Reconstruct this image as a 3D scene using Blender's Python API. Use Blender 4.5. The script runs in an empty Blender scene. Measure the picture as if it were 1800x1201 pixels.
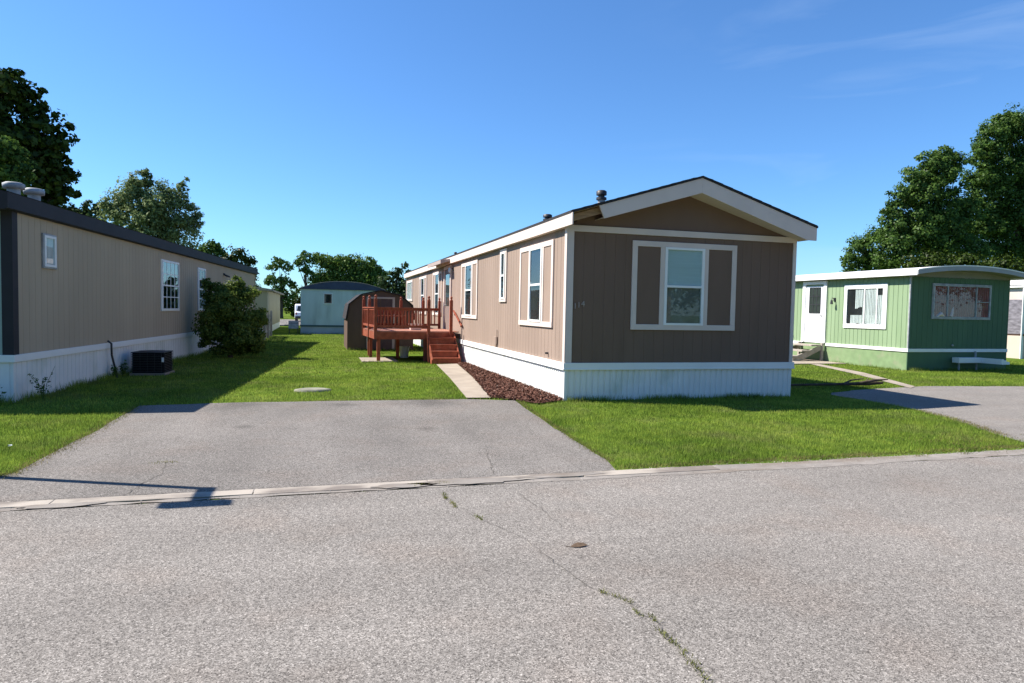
import bpy, math, random
import numpy as np
from mathutils import Vector, Matrix
sc = bpy.context.scene
RND = random.Random(7)
NR = np.random.default_rng(11)
rad = math.radians

# ------------------------------------------------------------------ camera
YAW, PITCH, ROLL, FOC = .2832, .0463, .0193, 1186.0     # found from the photograph (1800 px wide)
CAM = Vector((0, 0, 1.6))
def cam_basis():
    cy, sy = math.cos(YAW), math.sin(YAW)
    F = Vector((sy, cy, 0)); r = Vector((cy, -sy, 0)); u = Vector((0, 0, 1))
    f2 = F*math.cos(PITCH) - u*math.sin(PITCH); u2 = u*math.cos(PITCH) + F*math.sin(PITCH)
    return r*math.cos(ROLL) + u2*math.sin(ROLL), u2*math.cos(ROLL) - r*math.sin(ROLL), f2
CR, CU, CF = cam_basis()
cd = bpy.data.cameras.new('camera'); co = bpy.data.objects.new('camera', cd); sc.collection.objects.link(co)
cd.sensor_width = 36; cd.lens = 36*FOC/1800; cd.clip_start = .05; cd.clip_end = 3000
co.matrix_world = Matrix(((CR.x, CU.x, -CF.x, CAM.x), (CR.y, CU.y, -CF.y, CAM.y), (CR.z, CU.z, -CF.z, CAM.z), (0, 0, 0, 1)))
sc.camera = co
sc.render.resolution_x = 1024; sc.render.resolution_y = 683
sc.cycles.use_denoising = True
sc.cycles.max_bounces = 5; sc.cycles.transparent_max_bounces = 12

# ------------------------------------------------------------------ sky, sun, exposure
SUNV = Vector((-.85, .365, 1.0)).normalized()
w = bpy.data.worlds.new('World'); sc.world = w; w.use_nodes = True
wn, wl = w.node_tree.nodes, w.node_tree.links
bg = wn['Background']
sky = wn.new('ShaderNodeTexSky'); sky.sky_type = 'NISHITA'; sky.sun_disc = False
sky.sun_elevation = math.asin(SUNV.z); sky.sun_rotation = math.atan2(SUNV.x, SUNV.y)
sky.air_density = 1.0; sky.dust_density = .25; sky.ozone_density = 2.6; sky.altitude = 200
tint = wn.new('ShaderNodeMix'); tint.data_type = 'RGBA'; tint.blend_type = 'MULTIPLY'; tint.inputs[0].default_value = 1
tint.inputs[7].default_value = (.68, 1.07, 1.46, 1)
tc = wn.new('ShaderNodeTexCoord'); mp = wn.new('ShaderNodeMapping'); mp.inputs['Rotation'].default_value = (rad(4), rad(-12), rad(20)); mp.inputs['Scale'].default_value = (1.0, 2.2, 9)
nz = wn.new('ShaderNodeTexNoise'); nz.inputs['Scale'].default_value = 1.7; nz.inputs['Detail'].default_value = 6; nz.inputs['Distortion'].default_value = .6
rp = wn.new('ShaderNodeValToRGB'); rp.color_ramp.elements[0].position = .50; rp.color_ramp.elements[1].position = .74
rp.color_ramp.elements[0].color = (0, 0, 0, 1); rp.color_ramp.elements[1].color = (.30, .30, .30, 1)
cl = wn.new('ShaderNodeMix'); cl.data_type = 'RGBA'; cl.inputs[7].default_value = (5.6, 7.0, 9.0, 1)
# cirrus only towards the +x side of the sky
sx = wn.new('ShaderNodeSeparateXYZ'); mr = wn.new('ShaderNodeMapRange'); mr.inputs[1].default_value = .38; mr.inputs[2].default_value = .75
mm = wn.new('ShaderNodeMath'); mm.operation = 'MULTIPLY'
wl.new(sky.outputs[0], tint.inputs[6]); wl.new(tc.outputs['Generated'], mp.inputs[0]); wl.new(mp.outputs[0], nz.inputs[0])
wl.new(nz.outputs[0], rp.inputs[0]); wl.new(tc.outputs['Generated'], sx.inputs[0]); wl.new(sx.outputs[0], mr.inputs[0])
wl.new(rp.outputs[0], mm.inputs[0]); wl.new(mr.outputs[0], mm.inputs[1]); wl.new(mm.outputs[0], cl.inputs[0])
wl.new(tint.outputs[2], cl.inputs[6]); wl.new(cl.outputs[2], bg.inputs[0])
bg.inputs[1].default_value = .064
sl = bpy.data.lights.new('sun', 'SUN'); sl.energy = 5.0; sl.angle = rad(.5); sl.color = (1, .94, .85)
so = bpy.data.objects.new('sun', sl); sc.collection.objects.link(so)
so.rotation_euler = SUNV.to_track_quat('Z', 'Y').to_euler()
sc.view_settings.view_transform = 'Standard'; sc.view_settings.look = 'None'
sc.view_settings.exposure = 1.08; sc.view_settings.gamma = 1

# ------------------------------------------------------------------ helpers
def at(px, py, Y):
    """point on the plane y=Y that stands where the photograph shows pixel (px,py)"""
    d = CF + CR*(px-900)/FOC - CU*(py-600.5)/FOC
    return CAM + d*(Y/d.y)

class MB:
    def __init__(s, fr=None): s.v = []; s.f = []; s.m = []; s.fr = fr; s.mi = 0; s.sm = []
    def add(s, vs, fs, smooth=False):
        b = len(s.v)
        s.v += [tuple(s.fr(*p)) if s.fr else tuple(p) for p in vs]
        for f in fs: s.f.append([b+i for i in f]); s.m.append(s.mi); s.sm.append(smooth)
        return s
    def box(s, x0, x1, y0, y1, z0, z1):
        return s.add([(x0,y0,z0),(x1,y0,z0),(x1,y1,z0),(x0,y1,z0),(x0,y0,z1),(x1,y0,z1),(x1,y1,z1),(x0,y1,z1)],
            [(0,3,2,1),(4,5,6,7),(0,1,5,4),(1,2,6,5),(2,3,7,6),(3,0,4,7)])
    def prism(s, poly, fn, a, b):
        """poly of 2-D points, fn(p,q,t)->xyz, extruded from a to b"""
        n = len(poly)
        return s.add([fn(p, q, a) for p, q in poly] + [fn(p, q, b) for p, q in poly],
            [tuple(range(n))[::-1], tuple(range(n, 2*n))] + [(i, (i+1) % n, n+(i+1) % n, n+i) for i in range(n)])
    def sheet(s, poly, z):
        return s.add([(x, y, z) for x, y in poly], [tuple(range(len(poly)))])
    def tube(s, pts, rs, n=8, cap=True):
        pts = [Vector(p) for p in pts]; vs = []; fs = []
        if not hasattr(rs, '__len__'): rs = [rs]*len(pts)
        for i, p in enumerate(pts):
            t = (pts[min(i+1, len(pts)-1)] - pts[max(i-1, 0)]).normalized()
            a = t.cross(Vector((0, 0, 1)) if abs(t.z) < .9 else Vector((1, 0, 0))).normalized(); b = t.cross(a)
            for k in range(n):
                q = 2*math.pi*k/n; vs.append(tuple(p + (a*math.cos(q) + b*math.sin(q))*rs[i]))
        for i in range(len(pts)-1):
            for k in range(n): fs.append((i*n+k, i*n+(k+1) % n, (i+1)*n+(k+1) % n, (i+1)*n+k))
        s.add(vs, fs, True)
        if cap: s.add(vs[:n], [tuple(range(n))]); s.add(vs[-n:], [tuple(range(n))[::-1]])
        return s
    def beam(s, p, q, w, h):
        p, q = Vector(p), Vector(q); t = (q-p).normalized()
        a = t.cross(Vector((0, 0, 1))); a = a.normalized() if a.length > 1e-4 else Vector((1, 0, 0)); b = a.cross(t)
        vs = [tuple(c + a*i*w/2 + b*j*h/2) for c in (p, q) for i, j in ((-1,-1),(1,-1),(1,1),(-1,1))]
        return s.add(vs, [(0,1,2,3),(7,6,5,4),(0,4,5,1),(1,5,6,2),(2,6,7,3),(3,7,4,0)])
    def build(s, name, mats, parent=None, bevel=0):
        me = bpy.data.meshes.new(name); me.from_pydata(s.v, [], s.f)
        for m in (mats if isinstance(mats, (list, tuple)) else [mats]): me.materials.append(m)
        me.polygons.foreach_set('material_index', s.m); me.polygons.foreach_set('use_smooth', s.sm)
        import bmesh
        bm = bmesh.new(); bm.from_mesh(me); bmesh.ops.recalc_face_normals(bm, faces=bm.faces); bm.to_mesh(me); bm.free()
        me.update()
        o = bpy.data.objects.new(name, me); sc.collection.objects.link(o)
        if parent: o.parent = parent
        if bevel:
            b = o.modifiers.new('bevel', 'BEVEL'); b.width = bevel; b.segments = 2; b.limit_method = 'ANGLE'
        return o
def tag(o, label=None, cat=None, group=None, kind=None):
    if label: o['label'] = label
    if cat: o['category'] = cat
    if group: o['group'] = group
    if kind: o['kind'] = kind
    return o
def thing(name, label, cat, loc=(0,0,0), rz=0, group=None):
    o = bpy.data.objects.new(name, None); sc.collection.objects.link(o); o.location = loc; o.rotation_euler = (0, 0, rz)
    o.empty_display_size = .2
    return tag(o, label, cat, group)
def structure(o, label=None): return tag(o, label, kind='structure')

# ------------------------------------------------------------------ materials
def mat(name, col, rough=.8, spec=.3, noise=0, nscale=3, stretch=(1,1,1), bump=0, bscale=40, metal=0, col2=None, stain=None):
    """principled with object-space colour variation, optional stain layer (colour, scale, lo, hi, stretch)"""
    m = bpy.data.materials.new(name); m.use_nodes = True
    n, l = m.node_tree.nodes, m.node_tree.links; p = n['Principled BSDF']
    p.inputs['Roughness'].default_value = rough; p.inputs['Specular IOR Level'].default_value = spec; p.inputs['Metallic'].default_value = metal
    c = tuple(col)+(1,)
    p.inputs['Base Color'].default_value = c
    tcn = n.new('ShaderNodeTexCoord'); src = None
    def noi(scale, st, det=5):
        mpn = n.new('ShaderNodeMapping'); mpn.inputs['Scale'].default_value = st
        q = n.new('ShaderNodeTexNoise'); q.inputs['Scale'].default_value = scale; q.inputs['Detail'].default_value = det
        l.new(tcn.outputs['Object'], mpn.inputs[0]); l.new(mpn.outputs[0], q.inputs[0]); return q
    if noise:
        q = noi(nscale, stretch); r = n.new('ShaderNodeValToRGB'); r.color_ramp.elements[0].position = .3; r.color_ramp.elements[1].position = .7
        c2 = col2 or tuple(x*(1+noise) for x in col)
        r.color_ramp.elements[0].color = tuple(x*(1-noise) for x in col)+(1,); r.color_ramp.elements[1].color = tuple(c2)+(1,)
        l.new(q.outputs[0], r.inputs[0]); src = r.outputs[0]
    if stain:
        sc_, s2, lo, hi, st = stain
        q = noi(s2, st, 7); r = n.new('ShaderNodeValToRGB'); r.color_ramp.elements[0].position = lo; r.color_ramp.elements[1].position = hi
        mx = n.new('ShaderNodeMix'); mx.data_type = 'RGBA'; mx.inputs[6].default_value = c; mx.inputs[7].default_value = tuple(sc_)+(1,)
        l.new(q.outputs[0], r.inputs[0]); l.new(r.outputs[0], mx.inputs[0])
        if src: l.new(src, mx.inputs[6])
        src = mx.outputs[2]
    if src: l.new(src, p.inputs['Base Color'])
    if bump:
        q = noi(bscale, stretch, 4); b = n.new('ShaderNodeBump'); b.inputs['Strength'].default_value = bump; b.inputs['Distance'].default_value = .01
        l.new(q.outputs[0], b.inputs['Height']); l.new(b.outputs[0], p.inputs['Normal'])
    return m

def asphalt(name, tones, scale, patch, seed=0, spots=()):
    """tones: list of (pos, colour) for the aggregate; patch: large soft variation"""
    m = bpy.data.materials.new(name); m.use_nodes = True
    n, l = m.node_tree.nodes, m.node_tree.links; p = n['Principled BSDF']
    p.inputs['Roughness'].default_value = .92; p.inputs['Specular IOR Level'].default_value = .15
    tcn = n.new('ShaderNodeTexCoord')
    vo = n.new('ShaderNodeTexVoronoi'); vo.inputs['Scale'].default_value = scale
    l.new(tcn.outputs['Object'], vo.inputs['Vector'])
    sp = n.new('ShaderNodeSeparateColor'); l.new(vo.outputs['Color'], sp.inputs[0])
    r = n.new('ShaderNodeValToRGB'); r.color_ramp.interpolation = 'CONSTANT'
    while len(r.color_ramp.elements) < len(tones): r.color_ramp.elements.new(.5)
    for e, (q, c) in zip(r.color_ramp.elements, tones): e.position = q; e.color = tuple(c)+(1,)
    l.new(sp.outputs[0], r.inputs[0])
    vo2 = n.new('ShaderNodeTexVoronoi'); vo2.inputs['Scale'].default_value = scale*.42
    l.new(tcn.outputs['Object'], vo2.inputs['Vector'])
    sp2 = n.new('ShaderNodeSeparateColor'); l.new(vo2.outputs['Color'], sp2.inputs[0])
    mr_ = n.new('ShaderNodeMapRange'); mr_.inputs[3].default_value = .78; mr_.inputs[4].default_value = 1.2; l.new(sp2.outputs[1], mr_.inputs[0])
    nz1 = n.new('ShaderNodeTexNoise'); nz1.inputs['Scale'].default_value = .45; nz1.inputs['Detail'].default_value = 8; nz1.inputs['Roughness'].default_value = .65
    mp1 = n.new('ShaderNodeMapping'); mp1.inputs['Location'].default_value = (seed, seed*2, 0); l.new(tcn.outputs['Object'], mp1.inputs[0]); l.new(mp1.outputs[0], nz1.inputs[0])
    mr2 = n.new('ShaderNodeMapRange'); mr2.inputs[1].default_value = .3; mr2.inputs[2].default_value = .7; mr2.inputs[3].default_value = 1-patch; mr2.inputs[4].default_value = 1+patch
    l.new(nz1.outputs[0], mr2.inputs[0])
    mu = n.new('ShaderNodeMath'); mu.operation = 'MULTIPLY'; l.new(mr_.outputs[0], mu.inputs[0]); l.new(mr2.outputs[0], mu.inputs[1])
    # worn wheel tracks run along the road
    mpt = n.new('ShaderNodeMapping'); mpt.inputs['Scale'].default_value = (.09, .9, 1) if not spots else (.9, .12, 1); l.new(tcn.outputs['Object'], mpt.inputs[0])
    nt = n.new('ShaderNodeTexNoise'); nt.inputs['Scale'].default_value = 1.6; nt.inputs['Detail'].default_value = 6; l.new(mpt.outputs[0], nt.inputs[0])
    mt = n.new('ShaderNodeMapRange'); mt.inputs[1].default_value = .35; mt.inputs[2].default_value = .65; mt.inputs[3].default_value = .91; mt.inputs[4].default_value = 1.07; l.new(nt.outputs[0], mt.inputs[0])
    mu2 = n.new('ShaderNodeMath'); mu2.operation = 'MULTIPLY'; l.new(mu.outputs[0], mu2.inputs[0]); l.new(mt.outputs[0], mu2.inputs[1]); mu = mu2
    # oil stains
    for sx_, sy_, sr_ in spots:
        vd = n.new('ShaderNodeVectorMath'); vd.operation = 'DISTANCE'; vd.inputs[1].default_value = (sx_, sy_, 0.01); l.new(tcn.outputs['Object'], vd.inputs[0])
        na = n.new('ShaderNodeTexNoise'); na.inputs['Scale'].default_value = 2.2; na.inputs['Detail'].default_value = 6; l.new(tcn.outputs['Object'], na.inputs[0])
        ad = n.new('ShaderNodeMath'); ad.operation = 'MULTIPLY_ADD'; ad.inputs[1].default_value = sr_*1.6; l.new(na.outputs[0], ad.inputs[0]); l.new(vd.outputs['Value'], ad.inputs[2])
        ms = n.new('ShaderNodeMapRange'); ms.inputs[1].default_value = sr_*.9; ms.inputs[2].default_value = sr_*1.9; ms.inputs[3].default_value = .66; ms.inputs[4].default_value = 1; l.new(ad.outputs[0], ms.inputs[0])
        m3 = n.new('ShaderNodeMath'); m3.operation = 'MULTIPLY'; l.new(mu.outputs[0], m3.inputs[0]); l.new(ms.outputs[0], m3.inputs[1]); mu = m3
    sc2 = n.new('ShaderNodeVectorMath'); sc2.operation = 'SCALE'; l.new(r.outputs[0], sc2.inputs[0]); l.new(mu.outputs[0], sc2.inputs['Scale'])
    # pinkish patches where the red aggregate shows
    nz3 = n.new('ShaderNodeTexNoise'); nz3.inputs['Scale'].default_value = 1.3; nz3.inputs['Detail'].default_value = 5; l.new(mp1.outputs[0], nz3.inputs[0])
    r3 = n.new('ShaderNodeValToRGB'); r3.color_ramp.elements[0].position = .5; r3.color_ramp.elements[1].position = .75
    r3.color_ramp.elements[0].color = (1, 1, 1, 1); r3.color_ramp.elements[1].color = (1.0, .95, .92, 1)
    l.new(nz3.outputs[0], r3.inputs[0])
    mx = n.new('ShaderNodeMix'); mx.data_type = 'RGBA'; mx.blend_type = 'MULTIPLY'; mx.inputs[0].default_value = 1
    l.new(sc2.outputs[0], mx.inputs[6]); l.new(r3.outputs[0], mx.inputs[7])
    l.new(mx.outputs[2], p.inputs['Base Color'])
    b = n.new('ShaderNodeBump'); b.inputs['Strength'].default_value = .35; b.inputs['Distance'].default_value = .003
    l.new(vo.outputs['Distance'], b.inputs['Height']); l.new(b.outputs[0], p.inputs['Normal'])
    return m

def leafmat(name, a, b, trans=.35):
    m = bpy.data.materials.new(name); m.use_nodes = True
    n, l = m.node_tree.nodes, m.node_tree.links; n.remove(n['Principled BSDF']); out = n['Material Output']
    g = n.new('ShaderNodeNewGeometry'); r = n.new('ShaderNodeValToRGB')
    r.color_ramp.elements[0].color = tuple(a)+(1,); r.color_ramp.elements[1].color = tuple(b)+(1,)
    l.new(g.outputs['Random Per Island'], r.inputs[0])
    d = n.new('ShaderNodeBsdfDiffuse'); t = n.new('ShaderNodeBsdfTranslucent'); gl = n.new('ShaderNodeBsdfGlossy'); gl.inputs['Roughness'].default_value = .45
    l.new(r.outputs[0], d.inputs[0]); l.new(r.outputs[0], t.inputs[0])
    m1 = n.new('ShaderNodeMixShader'); m1.inputs[0].default_value = trans; l.new(d.outputs[0], m1.inputs[1]); l.new(t.outputs[0], m1.inputs[2])
    m2 = n.new('ShaderNodeMixShader'); m2.inputs[0].default_value = .012; l.new(m1.outputs[0], m2.inputs[1]); l.new(gl.outputs[0], m2.inputs[2])
    l.new(m2.outputs[0], out.inputs[0]); return m

def grassmat(name, pts, blade):
    m = bpy.data.materials.new(name); m.use_nodes = True
    n, l = m.node_tree.nodes, m.node_tree.links; n.remove(n['Principled BSDF']); out = n['Material Output']
    tcn = n.new('ShaderNodeTexCoord')
    q = n.new('ShaderNodeTexNoise'); q.inputs['Scale'].default_value = .55; q.inputs['Detail'].default_value = 7; q.inputs['Roughness'].default_value = .62
    l.new(tcn.outputs['Object'], q.inputs[0])
    r = n.new('ShaderNodeValToRGB'); 
    while len(r.color_ramp.elements) < len(pts): r.color_ramp.elements.new(.5)
    for e, (po, c) in zip(r.color_ramp.elements, pts): e.position = po; e.color = tuple(c)+(1,)
    l.new(q.outputs[0], r.inputs[0])
    qf = n.new('ShaderNodeTexNoise'); qf.inputs['Scale'].default_value = 3.2; qf.inputs['Detail'].default_value = 5; l.new(tcn.outputs['Object'], qf.inputs[0])
    rf_ = n.new('ShaderNodeValToRGB'); rf_.color_ramp.elements[0].position = .35; rf_.color_ramp.elements[1].position = .68
    rf_.color_ramp.elements[0].color = (.80, .84, .85, 1); rf_.color_ramp.elements[1].color = (1.18, 1.10, 1.05, 1); l.new(qf.outputs[0], rf_.inputs[0])
    qd = n.new('ShaderNodeTexNoise'); qd.inputs['Scale'].default_value = .95; qd.inputs['Detail'].default_value = 8; qd.inputs['Roughness'].default_value = .7
    md = n.new('ShaderNodeMapping'); md.inputs['Location'].default_value = (31, 17, 0); l.new(tcn.outputs['Object'], md.inputs[0]); l.new(md.outputs[0], qd.inputs[0])
    rd = n.new('ShaderNodeValToRGB'); rd.color_ramp.elements[0].position = .50; rd.color_ramp.elements[1].position = .72
    rd.color_ramp.elements[0].color = (0, 0, 0, 1); rd.color_ramp.elements[1].color = (.75, .75, .75, 1); l.new(qd.outputs[0], rd.inputs[0])
    m_a = n.new('ShaderNodeMix'); m_a.data_type = 'RGBA'; m_a.blend_type = 'MULTIPLY'; m_a.inputs[0].default_value = 1; l.new(r.outputs[0], m_a.inputs[6]); l.new(rf_.outputs[0], m_a.inputs[7])
    m_b = n.new('ShaderNodeMix'); m_b.data_type = 'RGBA'; m_b.inputs[7].default_value = (.21, .205, .085, 1); l.new(rd.outputs[0], m_b.inputs[0]); l.new(m_a.outputs[2], m_b.inputs[6])
    gcol = m_b.outputs[2]
    if blade:
        g = n.new('ShaderNodeNewGeometry'); mr_ = n.new('ShaderNodeMapRange'); mr_.inputs[3].default_value = .55; mr_.inputs[4].default_value = 1.35
        l.new(g.outputs['Random Per Island'], mr_.inputs[0]); fac = mr_.outputs[0]
    else:
        q2 = n.new('ShaderNodeTexNoise'); q2.inputs['Scale'].default_value = 25; q2.inputs['Detail'].default_value = 4; l.new(tcn.outputs['Object'], q2.inputs[0])
        mr_ = n.new('ShaderNodeMapRange'); mr_.inputs[1].default_value = .3; mr_.inputs[2].default_value = .7; mr_.inputs[3].default_value = .55; mr_.inputs[4].default_value = 1.2
        l.new(q2.outputs[0], mr_.inputs[0]); fac = mr_.outputs[0]
    s = n.new('ShaderNodeVectorMath'); s.operation = 'SCALE'; l.new(gcol, s.inputs[0]); l.new(fac, s.inputs['Scale'])
    d = n.new('ShaderNodeBsdfDiffuse'); t = n.new('ShaderNodeBsdfTranslucent')
    l.new(s.outputs[0], d.inputs[0]); l.new(s.outputs[0], t.inputs[0])
    m1 = n.new('ShaderNodeMixShader'); m1.inputs[0].default_value = .4 if blade else 0
    l.new(d.outputs[0], m1.inputs[1]); l.new(t.outputs[0], m1.inputs[2]); l.new(m1.outputs[0], out.inputs[0])
    return m

def glassmat(name, tint_=(.9, .95, .95), refl=.015):
    m = bpy.data.materials.new(name); m.use_nodes = True
    n, l = m.node_tree.nodes, m.node_tree.links; n.remove(n['Principled BSDF']); out = n['Material Output']
    fr = n.new('ShaderNodeFresnel'); fr.inputs[0].default_value = 1.38
    mr_ = n.new('ShaderNodeMath'); mr_.operation = 'ADD'; mr_.inputs[1].default_value = refl; mr_.use_clamp = True; l.new(fr.outputs[0], mr_.inputs[0])
    ge = n.new('ShaderNodeNewGeometry'); iv = n.new('ShaderNodeMath'); iv.operation = 'SUBTRACT'; iv.inputs[0].default_value = 1; l.new(ge.outputs['Backfacing'], iv.inputs[1])
    fm = n.new('ShaderNodeMath'); fm.operation = 'MULTIPLY'; l.new(mr_.outputs[0], fm.inputs[0]); l.new(iv.outputs[0], fm.inputs[1]); mr_ = fm
    t = n.new('ShaderNodeBsdfTransparent'); t.inputs[0].default_value = tuple(tint_)+(1,)
    g = n.new('ShaderNodeBsdfGlossy'); g.inputs['Roughness'].default_value = .02; g.inputs[0].default_value = (.9, .95, 1, 1)
    mx = n.new('ShaderNodeMixShader'); l.new(mr_.outputs[0], mx.inputs[0]); l.new(t.outputs[0], mx.inputs[1]); l.new(g.outputs[0], mx.inputs[2])
    l.new(mx.outputs[0], out.inputs[0]); return m

M = {}
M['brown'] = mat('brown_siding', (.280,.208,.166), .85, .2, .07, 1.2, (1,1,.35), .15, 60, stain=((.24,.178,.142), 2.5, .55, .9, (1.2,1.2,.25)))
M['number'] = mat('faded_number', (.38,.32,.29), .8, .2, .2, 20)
M['brown_front'] = mat('brown_siding_shaded', (.172,.112,.082), .85, .2, .07, 1.2, (1,1,.35), .15, 60, stain=((.15,.096,.07), 2.5, .55, .9, (1.2,1.2,.25)))  # brown siding darkened: the front wall's shade is put into the colour
M['cream_trim'] = mat('pinkish_cream_trim', (.64,.535,.475), .7, .3, .05, 2)
M['white_skirt'] = mat('white_skirting_metal', (.74,.74,.72), .5, .4, .04, 1.5, stain=((.42,.47,.38), 1.6, .55, .95, (1,1,.8)))
M['white_trim'] = mat('white_trim', (.78,.78,.76), .55, .4, .03, 2)
M['shingle'] = mat('dark_shingles', (.035,.033,.035), .95, .2, .3, 14, bump=.6, bscale=60)
M['plywood'] = mat('bare_plywood', (.32,.20,.11), .9, .2, .25, 5, (1,1,6))
M['dark_wood'] = mat('dark_rafters', (.05,.03,.02), .9, .2, .2, 5)
M['tan'] = mat('tan_siding', (.41,.33,.24), .85, .2, .06, 1.0, (1,1,.3), .15, 50, stain=((.40,.32,.23), 2, .5, .9, (1.5,1.5,.2)))
M['charcoal_trim'] = mat('charcoal_trim', (.022,.020,.025), .7, .3, .15, 3)
M['teal_siding'] = mat('pale_teal_siding', (.30,.40,.36), .7, .3, .06, 2)
M['red_wood'] = mat('redwood_stain', (.24,.056,.026), .7, .3, .28, 7, (1,1,1), .2, 30, stain=((.33,.12,.07), 3, .55, .85, (1,1,1)))
M['red_floor'] = mat('redwood_deck_boards', (.34,.15,.10), .65, .4, .2, 6, (1,6,1))
M['shed'] = mat('dark_brown_shed', (.105,.068,.052), .85, .2, .12, 3, (1,1,.3))
M['shed_trim'] = mat('taupe_trim', (.36,.29,.26), .8, .2, .05, 3)
M['blue_siding'] = mat('pale_blue_siding', (.42,.51,.50), .6, .3, .06, 1.5, (1,1,.3), stain=((.24,.30,.29), 1.4, .5, .9, (1.5,1,.3)))
M['blue_roof'] = mat('dark_blue_roof', (.03,.045,.085), .6, .4, .2, 3)
M['green_siding'] = mat('pale_green_siding', (.225,.31,.18), .75, .3, .05, 1.5, (1,1,.3), stain=((.185,.27,.145), 2, .5, .9, (2,2,.3)))
M['green_front'] = mat('green_siding_shaded', (.072,.135,.075), .75, .3, .08, 1.5, (1,1,.3))  # green siding with the shade of the front end mixed into its colour
M['green_skirt'] = mat('green_painted_skirting', (.185,.265,.135), .85, .2, .12, 5, stain=((.26,.25,.18), 3.5, .55, .9, (1,1,1)))
M['concrete'] = mat('pale_concrete', (.30,.255,.205), .9, .2, .10, 3, bump=.3, bscale=80, stain=((.21,.175,.14), 1.1, .5, .85, (1,1,1)))
M['kerb'] = mat('worn_kerb_concrete', (.34,.30,.255), .9, .2, .08, 4, bump=.3, bscale=90, stain=((.175,.150,.130), .9, .46, .56, (1,2,1)))
M['gutter'] = mat('dusty_gutter', (.225,.203,.182), .95, .1, .14, 5, bump=.4, bscale=70, stain=((.15,.115,.085), 1.0, .5, .75, (1,3,1)))
M['mulch'] = mat('red_bark_mulch', (.085,.040,.028), .95, .2, .45, 30, bump=1, bscale=60)
M['mulch_chip'] = leafmat('bark_chips', (.05,.022,.015), (.19,.095,.07), .02)
M['crack'] = mat('crack_dark', (.115,.104,.092), 1, .1, .3, 20)
M['metal'] = mat('galvanised_metal', (.33,.34,.35), .7, .4, .3, 6, metal=.2)
M['dark_metal'] = mat('dark_metal', (.03,.03,.033), .5, .4, .2, 6)
M['black'] = mat('black_void', (.008,.008,.009), .9, .1, .2, 4)
M['dim_blind'] = mat('dim_interior_wall', (.17,.155,.135), .9, .1, .3, 2.5)
M['interior'] = mat('dim_interior', (.028,.026,.027), .9, .1, .4, 1.2)
M['blind'] = mat('white_blind', (.52,.58,.58), .8, .2, .06, 1, (1,1,30))
M['curtain'] = mat('pale_curtain', (.62,.58,.56), .9, .1, .22, 6, (3,3,.4))
M['pink_curtain'] = mat('dusty_pink_curtain', (.30,.095,.088), .9, .1, .4, 5, (3,3,.3))
M['glass'] = glassmat('window_glass')
M['glass_bright'] = glassmat('mirror_like_glass', (.7,.8,.8), .16)
M['door_white'] = mat('white_door_paint', (.80,.80,.80), .45, .4, .03, 2)
M['door_brown'] = mat('taupe_door', (.20,.15,.13), .6, .3, .08, 3)
M['grey_wood'] = mat('weathered_grey_wood', (.33,.29,.25), .9, .2, .25, 5, (1,5,1))
M['bark'] = mat('tree_bark', (.085,.065,.05), .95, .1, .35, 8, (1,1,.3), .8, 30)
M['leaf_dark'] = leafmat('leaf_dark_green', (.014,.024,.004), (.045,.075,.010), .18)
M['leaf_mid'] = leafmat('leaf_mid_green', (.030,.066,.014), (.102,.175,.032), .34)
M['leaf_fresh'] = leafmat('leaf_fresh_green', (.045,.09,.015), (.14,.22,.040), .35)
M['leaf_silver'] = leafmat('leaf_silver_green', (.08,.12,.034), (.26,.32,.13), .36)
M['leaf_blue'] = leafmat('leaf_bluish_green', (.018,.036,.012), (.07,.11,.03), .25)
M['leaf_bush'] = leafmat('leaf_bush_green', (.045,.085,.013), (.20,.26,.05), .4)
GP = [(.30,(.085,.150,.022)), (.45,(.118,.195,.028)), (.58,(.150,.235,.036)), (.72,(.205,.27,.058))]
GPb = [(a, (c[0]*1.66, c[1]*1.44, c[2]*1.6)) for a, c in GP]
M['grass_blade'] = grassmat('grass_blades', GPb, True)
M['lawn'] = grassmat('lawn_ground', [(a, tuple(x*.72 for x in c)) for a, c in GP], False)
M['dry_blade'] = grassmat('dry_grass_blades', [(.3,(.12,.12,.04)), (.5,(.22,.19,.08)), (.6,(.15,.18,.04)), (.7,(.28,.24,.12))], True)
M['moss_blade'] = grassmat('weed_blades', [(.3,(.12,.14,.035)), (.5,(.19,.20,.06)), (.65,(.24,.21,.10))], True)
M['road'] = asphalt('road_asphalt', [(0,(.080,.072,.065)), (.13,(.138,.125,.112)), (.34,(.188,.171,.153)), (.60,(.230,.210,.189)), (.84,(.280,.257,.232)), (.96,(.37,.342,.31))], 180, .10, 0)
M['drive'] = asphalt('driveway_asphalt', [(0,(.072,.066,.060)), (.14,(.120,.109,.099)), (.38,(.162,.147,.133)), (.66,(.204,.187,.169)), (.88,(.258,.237,.216)), (.97,(.32,.30,.275))], 170, .16, 5, [(-1.1,11.35,.55),(1.9,11.25,.65),(.4,11.3,.3),(-.9,9.4,.16),(1.4,8.8,.2)])

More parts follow.
